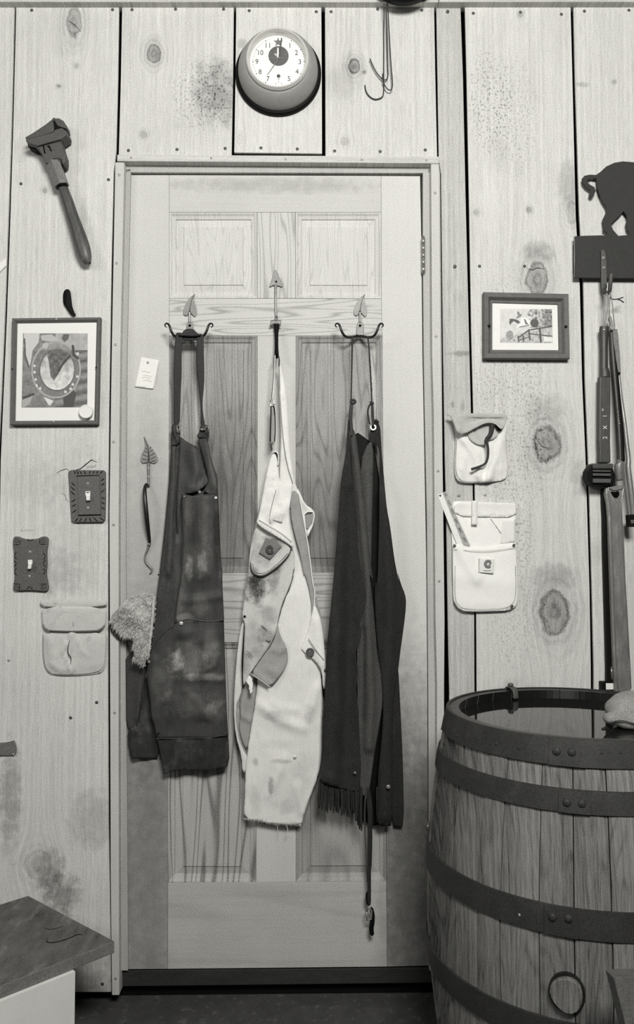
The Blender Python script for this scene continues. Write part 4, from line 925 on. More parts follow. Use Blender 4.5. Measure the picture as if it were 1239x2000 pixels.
# the diagonal waistband and bib above it
cc('bib', zC((388, 968), (405, 1000), (415, 1060), (422, 1180), (450, 1225), (530, 1210), (520, 1300), (505, 1380), (500, 1500), (520, 1640), (535, 1700), (500, 1690), (400, 1630), (300, 1565), (248, 1525), (258, 1480), (295, 1300), (325, 1130), (360, 1000)), m_canvas, y=-.030, y2=-.036, roll=.001,
   folds=[(zC((330, 1160), (400, 1170)), 4, .005), (zC((310, 1230), (370, 1215)), 4, .005), (zC((330, 1300), (370, 1290)), 4, .006), (zC((300, 1350), (350, 1340)), 3, .005), (zC((290, 1420), (350, 1400)), 4, .005), (zC((400, 1230), (360, 1480), (350, 1530)), 4, .006), (zC((360, 1480), (450, 1440), (500, 1380)), 8, .007)], wob=.002)
cc('waistband', zC((250, 1500), (262, 1490), (350, 1540), (450, 1600), (520, 1660), (540, 1715), (520, 1712), (480, 1680), (390, 1625), (290, 1565), (248, 1528)), m_canvas, y=-.041, res=4, th=.003, folds=[(zC((255, 1510), (530, 1690)), 3, .002)])
ptube('seam', zC((262, 1500), (350, 1552), (450, 1612), (520, 1675)), .5, -.0455, m_seam, ca, seg=6)
cc('bib_patch', zC((385, 1440), (460, 1450), (445, 1525), (365, 1500)), m_canvas2, y=-.041, res=4, sm=0, th=.0006)
ptube('seam', zC((398, 1265), (362, 1400), (345, 1480), (352, 1530)), .7, -.0425, m_seam, ca, seg=6)
cc('bib_corner', zC((378, 972), (395, 965), (415, 985), (420, 1010), (413, 1060), (405, 1010), (395, 985)), m_black2, y=-.0335, res=2.5, th=.001, sm=0)
ptube('bib_corner_edge', zC((372, 975), (395, 966), (416, 985), (416, 1040), (412, 1075)), 1.2, -.036, m_canvas, ca, seg=8)
# thin flap below the front
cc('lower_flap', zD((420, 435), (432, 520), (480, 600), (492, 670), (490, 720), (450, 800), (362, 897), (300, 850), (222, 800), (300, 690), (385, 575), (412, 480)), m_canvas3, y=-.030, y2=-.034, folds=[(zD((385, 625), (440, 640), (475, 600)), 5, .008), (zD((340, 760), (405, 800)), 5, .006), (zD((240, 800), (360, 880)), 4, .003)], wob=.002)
ptube('flap_edge', zD((222, 800), (300, 850), (362, 895)), .9, -.040, m_canvas2, ca, seg=6)
cc('frayed_tuft', zD((195, 830), (215, 805), (235, 850), (240, 910), (222, 955), (210, 920), (208, 880), (190, 860)), m_canvasw, y=-.032, res=3, rag=2)
for pts in (zD((175, 430), (170, 560), (160, 720), (162, 870)),):
    ptube('side_slit', pts, [.5, 1.4, 1.6, 1.0], -.025, m_black, ca, seg=6, flat=.4)
dome('eyelet', *zD((178, 385))[0], -.026, 2.4, m_black2, ca)
ptube('buttonhole', zD((295, 448), (330, 475), (348, 492)), [.3, .9, .3], -.0335, m_dark, ca, seg=6, flat=.3)
ptube('buttonhole', zD((190, 630), (215, 655), (238, 685)), [.3, .8, .3], -.0335, m_dark, ca, seg=6, flat=.3)
dome('snap', *zD((540, 1405))[0], -.030, 3.2, m_rivet, ca, h=.4)
cc('label_patch', zD((345, 525), (372, 520), (366, 570), (325, 560)), m_canvas3, y=-.034, res=3, sm=1, th=.0006)
th_v = zD((415, 1895), (420, 1970)); ptube('loose_thread', th_v, .35, -.008, m_canvas, ca, seg=5)
ptube('loose_thread', zD((480, 1892), (492, 1930), (482, 1978)), .6, -.008, m_canvas, ca, seg=5)
fv, ff = [], []
base = resample(zD((172, 1850), (300, 1868), (420, 1890), (590, 1893)), 1.3, closed=False)
for x, y in base:
    for _ in range(2):
        a = P(x+rnd.uniform(-.6, .6), y-2, -.014+rnd.uniform(-.002, .002)); b = P(x+rnd.uniform(-2.5, 2.5), y+rnd.uniform(.5, 4), -.012)
        n = len(fv); fv += [a+Vector((-.0005, 0, 0)), a+Vector((.0005, 0, 0)), b]; ff.append((n, n+1, n+2))
fr_ = obj('frayed_hem', fv, ff, m_canvasw, ca); fr_['kind'] = 'stuff'
# left shoulder strap with adjuster
strap('shoulder_strap', zC((390, 215), (382, 320), (378, 450), (366, 560)), [2.6, 3.2, 4.2, 4.6], (-.036, -.030), m_canvas, ca, th=.0015)
ptube('strap_edge', zC((384, 225), (378, 400), (362, 560)), .7, -.036, m_dark, ca, seg=6)
ptube('strap_tip', zC((416, 215), (424, 250), (420, 300)), [1.2, 1.6, 1.6], -.034, m_dark, ca, seg=6)
ptube('adjuster', zC((352, 568), (382, 568), (384, 608), (356, 612), (352, 568)), 1.2, -.032, m_chrome, ca, seg=8, sm=0)
strap('elastic', zC((370, 600), (368, 750), (368, 900)), 7.5, (-.030, -.030), m_canvas3, ca, th=.0015)
ptube('elastic_edge', zC((358, 605), (358, 700), (354, 800), (352, 905)), 1.3, -.0315, m_black2, ca, seg=6)
ptube('elastic_edge', zC((376, 600), (388, 640), (392, 800), (386, 895)), 1.2, -.0315, m_black2, ca, seg=6)
ptube('clip', zC((346, 912), (382, 905), (384, 890), (348, 896), (346, 912)), 1.2, -.033, m_steel, ca, seg=8, sm=0)
ptube('clip_hook', zC((362, 912), (358, 935), (366, 945), (358, 962)), 1.6, -.033, m_dark, ca, seg=8)

# ------------------------------------------------------------------ suede chaps
zE = Zm(610, 640, 4.0); zG = Zm(600, 1100, 2.632)
ch = thing('suede_chaps', 'long dark suede chaps with fringed hems hung by cords from the right hook', 'chaps', P(705, 1000, YD-.001))
def sc(nm, pts, m, **k): return cloth(nm, pts, m, ch, **k)
sc('back_layer', zE((345, 812), (400, 850), (475, 905), (500, 1000), (540, 1300), (560, 2000)) + zG((420, 200), (470, 560), (440, 1000), (430, 1340), (300, 1350), (250, 1250), (100, 1250), (120, 700), (170, 300)) + zE((200, 2000), (260, 1300), (300, 900)), m_black2, y=.008, y2=.008)  # black lining, shade of the gaps between panels put into its colour
sc('rear_panel', zG((455, 480), (470, 540), (478, 700), (486, 850), (494, 1050), (500, 1352), (470, 1350), (440, 1348), (420, 1100), (425, 800)), m_suede, y=.004, y2=.000)
sc('right_panel', zE((476, 745), (495, 722), (515, 735), (532, 780), (538, 880), (546, 1000), (560, 1150), (572, 1290), (585, 1420), (610, 1550), (635, 1750), (650, 1850), (682, 2000)) + zG((465, 40), (482, 105), (505, 160), (510, 200), (505, 270), (490, 380), (480, 450), (470, 540), (455, 640), (444, 760), (440, 900), (440, 1100), (440, 1350), (405, 1352), (360, 1348), (362, 1200), (366, 1080), (378, 960), (388, 850), (392, 760), (388, 640), (370, 520), (366, 480), (352, 300), (346, 100)) + zE((512, 2000), (520, 1700), (526, 1300), (528, 1000), (515, 920), (478, 905), (440, 895), (450, 820)), m_suede, y=-.010, y2=-.012,
   folds=[(zE((528, 950), (526, 1400), (512, 2000)), 3, .006), (zE((560, 1300), (600, 1900)) + zG((430, 200), (410, 600), (400, 1300)), 16, .022), (zE((500, 760), (520, 900)), 5, .006)])
sc('middle_panel', zE((440, 890), (475, 905), (478, 1100), (470, 1400), (462, 1800), (458, 2000)) + zG((330, 120), (338, 200), (300, 300), (260, 100)) + zE((400, 1700), (390, 1300), (375, 1050)), m_suede2, y=-.016, y2=-.016, folds=[(zE((440, 960), (385, 1130)), 4, .005), (zE((440, 1100), (440, 1900)), 8, .010)])
sc('second_panel', zE((290, 790), (330, 790), (352, 900), (380, 1130), (400, 1300), (430, 1550), (455, 1800), (480, 2000)) + zG((318, 40), (340, 200), (350, 320), (362, 470), (386, 600), (389, 720), (378, 800), (368, 860), (355, 930), (342, 1010), (330, 1100), (322, 1160), (300, 1200), (262, 1190), (262, 900), (258, 500), (255, 300)) + zE((340, 1600), (310, 1100)), m_suede2, y=-.022, y2=-.026,
   folds=[(zE((320, 850), (370, 1300), (410, 1700), (440, 2000)) + zG((310, 200), (320, 500), (330, 700), (320, 950)), 9, .020), (zG((290, 350), (275, 800)), 6, -.014)])
P1R = zE((290, 705), (293, 800), (297, 950), (310, 1150), (330, 1330), (350, 1450), (355, 1600), (360, 1750), (380, 1880), (400, 2000)) + zG((290, 90), (306, 160), (302, 200), (285, 260), (270, 310), (282, 345), (275, 390), (252, 440), (252, 490), (264, 545), (262, 590), (252, 640), (258, 700), (266, 760), (268, 850), (274, 960), (278, 1050), (272, 1150), (262, 1180))
P1L = zG((75, 1130), (66, 1100), (80, 1000), (84, 800), (94, 620), (105, 400), (120, 260), (132, 120)) + zE((165, 2000), (190, 1700), (205, 1500), (220, 1250), (232, 1150), (262, 990), (272, 880), (278, 730))
sc('left_panel', P1R+P1L, m_suede, y=-.044, y2=-.048, res=6, roll=.0, folds=[(zE((300, 1000), (345, 1500), (350, 1750)), 4, .006), (zG((290, 120), (300, 180), (272, 300), (276, 350), (250, 470), (262, 560), (250, 640), (265, 800), (275, 1050)), 3, .005), (zE((260, 1100), (230, 1700)) + zG((150, 200), (130, 800), (120, 1100)), 20, .016), (zE((290, 1300), (280, 2000)) + zG((220, 300), (200, 1000)), 12, -.010)], wob=.003)
None if True else ptube('panel_edge', P1R[1:9], .5, -.0475, M('suede_edge', .16, .3, rough=.9), ch, seg=6)
# fringes: separate strips
frx = [(66, 1120, 62, 1262), (80, 1125, 76, 1272), (93, 1130, 92, 1278), (107, 1125, 104, 1285), (120, 1140, 121, 1275), (133, 1130, 136, 1290), (147, 1120, 150, 1282), (160, 1130, 160, 1288), (174, 1125, 178, 1300), (187, 1140, 190, 1296), (200, 1130, 206, 1306), (213, 1140, 217, 1308), (226, 1130, 231, 1300), (240, 1135, 240, 1285), (252, 1140, 252, 1330), (262, 1150, 262, 1350), (272, 1150, 270, 1372), (281, 1160, 280, 1380)]
for i, (a, b, c_, d_) in enumerate(frx):
    w_ = 6.8
    pts = zG((a-w_, b-10), (a+w_, b-10), (c_+w_*.95+math.sin(i)*3, (b+d_)/2), (c_+w_*.85, d_), (c_-w_*.85, d_-6), (c_-w_*.95+math.sin(i)*3, (b+d_)/2))
    cloth('fringe', pts, m_suede, ch, y=-.046-.004*math.sin(i*2.3), y2=-.036-.010*(i % 3), res=4, th=.002, sm=1, wob=.003)
for i, (a, b, c_, d_) in enumerate([(360, 1150, 362, 1335), (376, 1160, 378, 1345), (392, 1170, 396, 1350), (408, 1180, 410, 1352)]):
    cloth('fringe', zG((a-6, b), (a+6, b), (c_+5, d_), (c_-5, d_)), m_suede, ch, y=-.022-.003*(i % 2), y2=-.018-.006*(i % 2), res=4, th=.002)
for x, y, Y in ((247, 1078, -.058), (418, 1150, -.042)): dome('snap', *zG((x, y))[0], Y, 4.2 if x > 300 else 2.8, m_steel, ch, h=.4, seg=14)
# tie strap with buckle
strap('tie_strap', zG((312, 1150), (318, 1200), (326, 1300), (322, 1400), (320, 1550), (320, 1680), (320, 1760)), [6, 10, 10, 8, 7, 7, 7], (-.036, -.014), m_leather2, ch)
strap('tie_strap', zG((305, 1165), (296, 1250), (298, 1400), (304, 1500), (310, 1640)), [3, 3, 2.4, 2.4, 2], (-.036, -.012), m_suede2, ch, th=.0015)
strap('tie_strap', zG((322, 1170), (330, 1300), (332, 1450), (328, 1580)), [3, 4, 3, 2.4], (-.034, -.012), m_leather2, ch, th=.0015)
ptube('buckle', zG((306, 1790), (318, 1765), (332, 1785), (330, 1830), (310, 1835), (306, 1790)), 2.0, -.014, m_steel, ch, seg=8, sm=0)
strap('buckle_end', zG((330, 1770), (338, 1810), (336, 1850), (330, 1880), (336, 1915)), [7, 9, 9, 9, 8], (-.016, -.012), m_black2, ch)
strap('buckle_end', zG((310, 1690), (308, 1730), (316, 1760)), [5, 6, 4], (-.012, -.012), m_black2, ch)
# cords
ptube('cord', zE((315, 70), (312, 200), (308, 400), (304, 565)), [2.2, 1.6, 1.5, 1.5], [-.034, -.032, -.034, -.036], m_strap, ch, seg=8)
ptube('cord', zE((435, 70), (446, 170), (455, 340), (462, 480), (466, 585)), [1.8, 1.5, 1.7, 1.5, 1.6], [-.034, -.030, -.030, -.030, -.030], m_strap, ch, seg=8)
twv = zE(*[(446+k*1.3+(3 if k % 2 else -2), 150+k*22) for k in range(17)])
ptube('cord_twist', twv, 1.0, -.0315, m_strap, ch, seg=6, sm=1)
ptube('cord', zh((320, 0), (320, 1)), .01, 0, m_strap, ch) if False else None
ptube('knot', zE((298, 572), (320, 562), (340, 575), (330, 592), (308, 590), (300, 575)), 2.6, -.038, m_strap, ch, seg=8)
strap('cord_tail', zE((308, 590), (304, 640), (298, 700), (305, 770), (310, 850)), [6, 7, 6, 7, 6], (-.038, -.042), m_leather2, ch)
ptube('knot', zE((452, 588), (464, 580), (478, 592), (466, 602), (455, 592)), 2.4, -.034, m_strap, ch, seg=8)
ptube('cord_tail', zE((456, 595), (438, 625), (434, 670), (442, 720), (452, 755)), [1.6, 1.8, 1.8, 1.8, 1.4], -.030, m_strap, ch, seg=8)
strap('cord_tail', zE((470, 600), (472, 680), (478, 770)), [5, 6, 5], (-.032, -.030), m_strap, ch)
lathe('grommet', [(.0038, .001), (.0046, .0035), (.0075, .0035), (.0088, .001), (.0088, -.001)], P(*zE((477, 780))[0], -.016), m_rivet, ch, seg=24)
dome('grommet_hole', *zE((477, 780))[0], -.0165, 3.2, m_black2, ch, h=.15)
ptube('strap_knob', zE((482, 735), (500, 720), (520, 745)), 2.6, -.016, m_leather2, ch, seg=8)

# ------------------------------------------------------------------ canvas pockets on the wall
z5 = Zm(0, 840, 3.703)
pl = thing('canvas_pocket', 'pale grey canvas pocket with a closed flap and a puckered slit, on the left board', 'pocket', P(142, 1250, -.001))
m_wcan = M('weathered_canvas', .60, .10, 30, .2, 800, rough=.95, bump=.25, spots=.2, scs=20, spec=.1)
def wc(nm, pts, m, par, **k):
    k.setdefault('ymax', -.0006); return cloth(nm, pts, m, par, **k)
wc('pocket_body', z5((308, 1450), (775, 1455), (775, 1600), (770, 1700), (745, 1745), (715, 1765), (520, 1782), (380, 1775), (340, 1752), (315, 1700), (305, 1600)), m_wcan, pl, y=-.009, y2=-.006, roll=.004,
   folds=[(z5((520, 1465), (480, 1540), (452, 1600), (480, 1660), (515, 1745)), 3.5, .010), (z5((530, 1470), (515, 1560), (528, 1620), (520, 1745)), 3, .008), (z5((500, 1500), (490, 1600), (510, 1690)), 2.5, -.010), (z5((560, 1520), (580, 1590), (620, 1620)), 4, .004), (z5((350, 1480), (380, 1680), (460, 1750)), 7, .004), (z5((700, 1480), (680, 1700)), 8, .003), (z5((400, 1620), (470, 1730)), 4, .004), (z5((360, 1680), (440, 1750)), 4, .004)])
ptube('slit', z5((505, 1520), (490, 1570), (492, 1620), (515, 1640), (512, 1700)), [.3, .9, 1.2, .9, .3], -.0125, m_dark, pl, seg=6, flat=.4)
ptube('seam', z5((312, 1470), (312, 1600), (322, 1700), (350, 1745), (390, 1765), (520, 1770), (710, 1752), (755, 1705), (765, 1600), (768, 1470)), .45, -.0065, m_seam, pl, seg=5)
wc('flap', z5((300, 1270), (770, 1278), (768, 1380), (760, 1415), (730, 1448), (690, 1458), (500, 1462), (350, 1455), (318, 1440), (304, 1400)), m_wcan, pl, y=-.014, y2=-.015, roll=.0015, folds=[(z5((370, 1400), (410, 1330), (460, 1300)), 4, .004), (z5((310, 1290), (520, 1288), (760, 1292)), 2.5, .003), (z5((560, 1340), (700, 1310)), 6, .002)])
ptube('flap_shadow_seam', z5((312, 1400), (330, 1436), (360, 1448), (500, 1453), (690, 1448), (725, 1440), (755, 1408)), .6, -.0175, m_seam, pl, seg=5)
ptube('buttonhole', z5((530, 1385), (530, 1415)), .5, -.0180, m_seam, pl, seg=5)
wc('waistband', z5((288, 1240), (300, 1228), (340, 1232), (520, 1228), (735, 1228), (768, 1240), (775, 1275), (520, 1278), (300, 1278)), m_wcan, pl, y=-.012, rag=1.0, res=4, folds=[(z5((300, 1255), (760, 1258)), 2.5, .002)])

m_flapc0 = M('inner_canvas', .55, .2, 30, .2, 900, rough=.95, bump=.2, spec=.1)
pu = thing('canvas_pocket', 'canvas pocket with a sagging flap and a black strap hooked out of it', 'pocket', P(942, 870, -.001))
zg = Zm(840, 760, 4.35)
wc('pocket_body', zg((200, 300), (655, 240), (662, 330), (652, 420), (655, 520), (665, 620), (664, 720), (640, 770), (560, 786), (460, 796), (300, 802), (245, 785), (214, 740), (208, 640), (216, 520), (222, 400)), m_canvas, pu, y=-.010, y2=-.010, roll=.003,
   folds=[(zg((280, 420), (380, 560), (440, 770)), 7, .010), (zg((615, 350), (560, 600), (500, 770)), 7, .012), (zg((470, 420), (470, 700), (455, 780)), 3, -.010), (zg((300, 560), (250, 760)), 8, .006), (zg((520, 480), (480, 760)), 5, .007), (zg((400, 740), (450, 780), (520, 760)), 5, .006), (zg((640, 400), (600, 700)), 5, .006)])
wc('pocket_inside', zg((320, 380), (400, 330), (485, 288), (555, 290), (612, 345), (560, 420), (480, 440), (460, 480), (400, 470), (340, 430)), m_flapc0, pu, y=-.0175, res=4, folds=[(zg((400, 350), (470, 470)), 5, .004)])
m_flapc = M('soiled_canvas', .50, .25, 30, .2, 900, rough=.95, bump=.3, spots=.4, scs=18, spec=.1)
wc('flap', zg((140, 215), (170, 208), (400, 205), (640, 210), (660, 235), (640, 300), (616, 342), (590, 330), (555, 292), (490, 284), (440, 300), (380, 335), (320, 368), (270, 384), (230, 370), (205, 300), (180, 235)), m_flapc, pu, y=-.026, y2=-.034, res=4, roll=.0, folds=[(zg((180, 220), (400, 222), (640, 225)), 3.5, .004), (zg((220, 270), (250, 340)), 7, .007), (zg((400, 325), (490, 280), (560, 288), (612, 340)), 4, .010), (zg((320, 290), (480, 260), (600, 280)), 8, -.006)])
ptube('seam', zg((190, 238), (400, 240), (640, 242)), .5, -.0275, m_seam, pu, seg=5)
wc('flap_notch', zg((552, 296), (612, 344), (590, 356), (565, 330)), m_black2, pu, y=-.0275, res=3, sm=0)
ptube('pocket_strap', zg((530, 300), (528, 345), (512, 395), (474, 428), (490, 470), (497, 530), (492, 590), (472, 635), (420, 660), (352, 682)), [5, 4.6, 4.2, 3.6, 2.6, 2.6, 2.4, 2.2, 2.4, 2.8], -.030, m_strap, pu, seg=10, flat=.6)
ptube('seam', zg((232, 420), (222, 560), (220, 700), (250, 770), (310, 788), (440, 788)), .45, -.0140, m_seam, pu, seg=5)

pw = thing('canvas_pocket', 'bright white canvas tool pocket with riveted pouch, belt loop and square label', 'pocket', P(948, 1090, -.001))
wc('backing', zg((190, 955), (250, 950), (480, 960), (720, 968), (738, 975), (736, 1100), (724, 1130), (735, 1340), (745, 1500), (200, 1500), (190, 1330), (182, 1200), (185, 1100)), m_canvasw, pw, y=-.007, res=6, folds=[(zg((200, 985), (720, 1000)), 3, .002), (zg((510, 1100), (600, 1215)), 3, .003)])
wc('waistband', zg((200, 956), (480, 960), (720, 968), (736, 978), (734, 1088), (480, 1088), (215, 1080)), m_canvas, pw, y=-.011, res=5, folds=[(zg((210, 1020), (730, 1030)), 3, -.001)])
wc('side_patch', zg((618, 1110), (722, 1108), (724, 1300), (600, 1310), (606, 1240)), m_canvas, pw, y=-.0085, res=5, sm=0, th=.0008)
ptube('seam', zg((515, 1100), (560, 1160), (605, 1225)), .5, -.0105, m_seam, pw, seg=5)
wc('belt_loop', zg((358, 948), (406, 948), (404, 1155), (356, 1152)), m_canvas, pw, y=-.017, res=4, sm=0, th=.003, folds=[(zg((382, 960), (380, 1140)), 3, .002)])
wc('pouch', zg((192, 1305), (240, 1322), (370, 1345), (480, 1345), (600, 1330), (740, 1300), (738, 1400), (745, 1560), (755, 1740), (748, 1800), (735, 1842), (700, 1870), (660, 1884), (500, 1892), (320, 1895), (270, 1885), (225, 1850), (200, 1800), (196, 1600)), m_canvasw, pw, y=-.014, y2=-.012, res=6, roll=.003,
   folds=[(zg((240, 1340), (330, 1500), (400, 1620)), 9, .007), (zg((230, 1345), (380, 1362), (480, 1362), (730, 1325)), 3, .002), (zg((240, 1600), (700, 1650)), 18, .003)])
ptube('seam', zg((205, 1362), (370, 1378), (480, 1378), (600, 1368), (732, 1345)), .4, -.0185, m_seam, pw, seg=5)
ptube('seam', zg((215, 1500), (213, 1780), (245, 1840), (300, 1868), (480, 1872), (650, 1862), (715, 1815), (735, 1740), (728, 1500)), .4, -.0150, m_seam, pw, seg=5)
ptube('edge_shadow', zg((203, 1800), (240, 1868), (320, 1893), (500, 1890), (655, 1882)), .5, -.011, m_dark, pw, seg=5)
wc('label', zg((415, 1432), (545, 1442), (540, 1572), (414, 1560)), m_canvas, pw, y=-.0180, res=4, sm=0, th=.0006, wob=.0003)
m_labg = M('label_print_grey', .22, .1, rough=.9, bump=0)
ptube('seam', zg((420, 1437), (416, 1556), (538, 1568)), .5, -.0190, m_seam, pw, seg=5, sm=0)
cmark(*zg((497, 1486))[0], 8.0, -.0188, m_labg, pw)
ptube('label_line', zg((455, 1540), (480, 1543), (520, 1541)), .5, -.0188, m_labg, pw, seg=5)
for x, y in zg((210, 1330), (716, 1325), (700, 1844)): dome('rivet', x, y, -.0185, 2.9, m_cast, pw, h=.45, seg=12)

ru = thing('folding_ruler', 'white folding rule with printed numbers leaning out of the white canvas pocket', 'ruler', P(900, 1000, -.012))
m_rulw = M('ruler_white', .86, .03, rough=.5, bump=0); m_rulg = M('ruler_grey', .42, .08, rough=.5, bump=0)
prism('ruler_blade', zg((68, 898), (132, 870), (345, 1330), (235, 1330), (140, 1090)), -.0125, -.0105, m_rulw, ru)
prism('ruler_scale', zg((108, 880), (132, 870), (340, 1325), (285, 1328), (180, 1060)), -.0135, -.0124, m_rulg, ru)
ra = math.atan2(1310-895, 335-130)
for s_, x, y in (('247', 296, 1278), ('248', 258, 1200), ('249', 226, 1122), ('250', 194, 1040), ('251', 166, 966), ('25', 136, 898)):
    text('ruler_number', s_, *zg((x, y))[0], -.0139, 4.6, m_ink, ru, ang=PI-ra, th=.0003, stretch=1.15)
prism('ruler_arrow', zg((74, 902), (100, 896), (92, 916)), -.0133, -.0124, m_ink, ru)

# ------------------------------------------------------------------ pig sign
zH = Zm(900, 300, 3.655)
m_pig = M('sheet_iron', .048, .12, 40, .30, 500, rough=.75, metal=.2, bump=.15)
pg = thing('pig_sign', 'dark sheet-metal pig silhouette with curly tail standing on a rectangular plate', 'sign', P(1239, 470, -.001))
pigb = zH((972, 178), (940, 172), (905, 185), (902, 200), (925, 222), (955, 238), (967, 268), (948, 305), (930, 314), (920, 300), (928, 262), (895, 238), (872, 208), (868, 178), (885, 158), (922, 150), (968, 152), (1000, 130), (1040, 92), (1100, 65), (1160, 55), (1240, 62), (1500, 70), (1650, 90), (1760, 60), (1800, 120), (1900, 160), (1990, 230), (1995, 290), (1930, 310), (1870, 360), (1790, 390), (1700, 470), (1690, 590), (1610, 590), (1600, 470), (1480, 430), (1350, 430), (1290, 470), (1275, 590), (1205, 590), (1208, 565), (1190, 545), (1182, 500), (1192, 470), (1186, 440), (1165, 410), (1140, 440), (1110, 468), (1074, 505), (1090, 545), (1130, 590), (1040, 590), (1048, 565), (1022, 548), (1022, 520), (1016, 470), (1036, 430), (1045, 405), (1040, 380), (1012, 335), (990, 285), (975, 230))
prism('pig_silhouette', pigb, -.017, -.013, m_pig, pg)
prism('mounting_plate', zH((812, 590), (860, 586), (1000, 582), (1100, 588), (1200, 580), (1240, 578), (2050, 570), (2050, 895), (1240, 889), (812, 886)), -.022, -.017, m_pig, pg, .001)
for x in (830, 2000):
    prism('mounting_block', zH((x-12, 640), (x+12, 640), (x+12, 840), (x-12, 840)), -.0175, -.0005, m_black2, pg)
ptube('plate_edge', zH((813, 592), (813, 884)), .8, -.0218, m_nail2, pg, seg=6)

# hooks below the pig
zI = Zm(1100, 440, 4.345); zJ = Zm(1139, 860, 10.0); zK = Zm(1160, 640, 7.14)
hb = thing('utility_hook', 'forged two-bolt iron hook on the pig plate carrying the corded tools', 'hook', P(1180, 520, -.022))
prism('hook_bar', zI((325, 210), (340, 203), (362, 215), (370, 260), (376, 400), (378, 520), (365, 565), (345, 570), (330, 520), (325, 360)), -.030, -.022, m_cast, hb, .002)
for x, y in zI((346, 276), (350, 360)): dome('bolt_head', x, y, -.030, 4.2, m_irong, hb, h=.5, seg=12)
ptube('hook_curl', zI((350, 545), (370, 585), (398, 570), (402, 500), (408, 440), (412, 415)), [3.5, 3.5, 3.8, 4.2, 4.4, 4.2], [-.030, -.045, -.062, -.072, -.074, -.074], m_cast, hb, seg=10)
m_cordp = M('pale_cord', .34, .25, 200, .3, rough=.9)
cl_ = thing('cord_loop', 'pale cord loops tied over the two-bolt hook', 'cord', P(1190, 600, -.05))
ptube('cord_strand', zI((372, 575), (352, 640), (346, 740), (348, 860)), 1.0, [-.058, -.05, -.04, -.034], m_cordp, cl_, seg=7)
ptube('cord_strand', zI((378, 580), (388, 660), (368, 760), (352, 860)), 1.0, [-.058, -.05, -.044, -.036], m_cordp, cl_, seg=7)
ptube('cord_strand', zI((398, 575), (398, 660), (392, 760), (405, 850)), 1.1, [-.068, -.06, -.05, -.036], m_cordp, cl_, seg=7)
ptube('cord_strand', zI((406, 570), (420, 660), (430, 780), (440, 860)), 1.1, [-.068, -.06, -.05, -.034], m_cordp, cl_, seg=7)
for x, y in zI((350, 572), (403, 615)): dome('knot', x, y, -.062, 2.6, m_dark, cl_, h=1.0)
cloth('knotted_end', zI((385, 790), (405, 760), (418, 800), (430, 850), (448, 860), (440, 885), (410, 890), (395, 850), (402, 830)), m_cordp, cl_, y=-.036, res=2.5, th=.005)
ptube('cord_end', zI((408, 625), (440, 630), (470, 625), (512, 612)), 1.2, [-.06, -.055, -.05, -.04], m_dark, cl_, seg=6)
ptube('cord_end', zI((460, 628), (490, 635), (516, 655)), 1.2, [-.052, -.048, -.042], m_dark, cl_, seg=6)

# bar with chalk mark and clamp jaw
bc = thing('bar_clamp', 'dark steel bar clamp chalked with a size, its ribbed jaw at the foot', 'clamp', P(1183, 760, -.012))
ptube('grip', zI((352, 862), (350, 900), (350, 960), (350, 1100), (350, 1230)), [9.0, 9.8, 7.6, 7.2, 7.6], -.028, m_pipe, bc, seg=14, flat=.8)
dome('grip_hole', *zI((351, 886))[0], -.0415, 1.6, m_rivet, bc, h=.2)
ptube('bar_shoulder', zI((352, 1215), (356, 1245), (358, 1290)), [7.6, 9.6, 10.4], -.028, m_pipe, bc, seg=14, flat=.8)
prism('bar', zI((312, 1280), (404, 1280), (407, 1500)) + zJ((540, 0), (545, 200), (550, 440), (320, 440), (330, 200), (320, 0)) + zI((310, 1500)), -.036, -.018, m_pipe, bc, .003)
m_chalk = M('chalk', .70, .3, 300, .3, rough=1, bump=0)
ch_x = zK((160, 1525))[0]
for s_, (x, y), h_ in (('2', (158, 1535), 8.5), ('x', (160, 1390), 7.0), ('1', (155, 1232), 8.0), ('"', (128, 1145), 3.6)):
    text('chalk_mark', s_, *zK((x, y))[0], -.0366, h_, m_chalk, bc, ang=PI/2, th=.0003)
prism('jaw_collar', zJ((160, 450), (600, 450), (600, 560), (180, 560)), -.052, -.012, m_pipe, bc, .003)
prism('jaw_body', zJ((120, 540), (600, 540), (640, 700), (600, 900), (160, 870), (110, 760)), -.050, -.012, m_black2, bc, .004)
for k, (a, b) in enumerate(((580, 620), (640, 700), (745, 835))):
    prism('jaw_rib', zJ((185, a), (560, a+8), (545, b), (195, b-5)), -.056, -.045, m_cast, bc, .0015)
prism('jaw_side', zJ((90, 600), (130, 540), (200, 460), (205, 870), (150, 850), (95, 740)), -.058, -.020, m_black2, bc, .003)

# second long tool
tg = thing('long_tongs', 'long slim dark tongs with a pale handgrip hanging right of the chalked bar', 'tongs', P(1205, 760, -.012))
ptube('tong_arm', zK((245, 40), (262, 300), (290, 640), (330, 1100), (360, 1500), (375, 1860)), [3.4, 4.2, 3.8, 3.4, 3.2, 3.0], [-.022, -.028, -.034, -.040, -.046, -.050], m_pipe, tg, seg=10)
ptube('tong_arm', zK((262, 40), (275, 300), (315, 640), (350, 1100), (390, 1500), (405, 1860)), [3.0, 3.0, 4.4, 5.0, 4.8, 4.4], [-.020, -.026, -.032, -.038, -.044, -.048], m_black2, tg, seg=10)
m_grip = M('grey_grip', .21, .3, 70, .3, rough=.7)
prism('handgrip', zK((270, 15), (335, 15), (350, 130), (372, 380), (385, 620), (330, 625), (305, 330), (280, 200)), -.034, -.020, m_grip, tg, .002)
prism('ferrule', zK((318, 625), (380, 625), (382, 650), (322, 655)), -.036, -.020, m_black2, tg, .001)
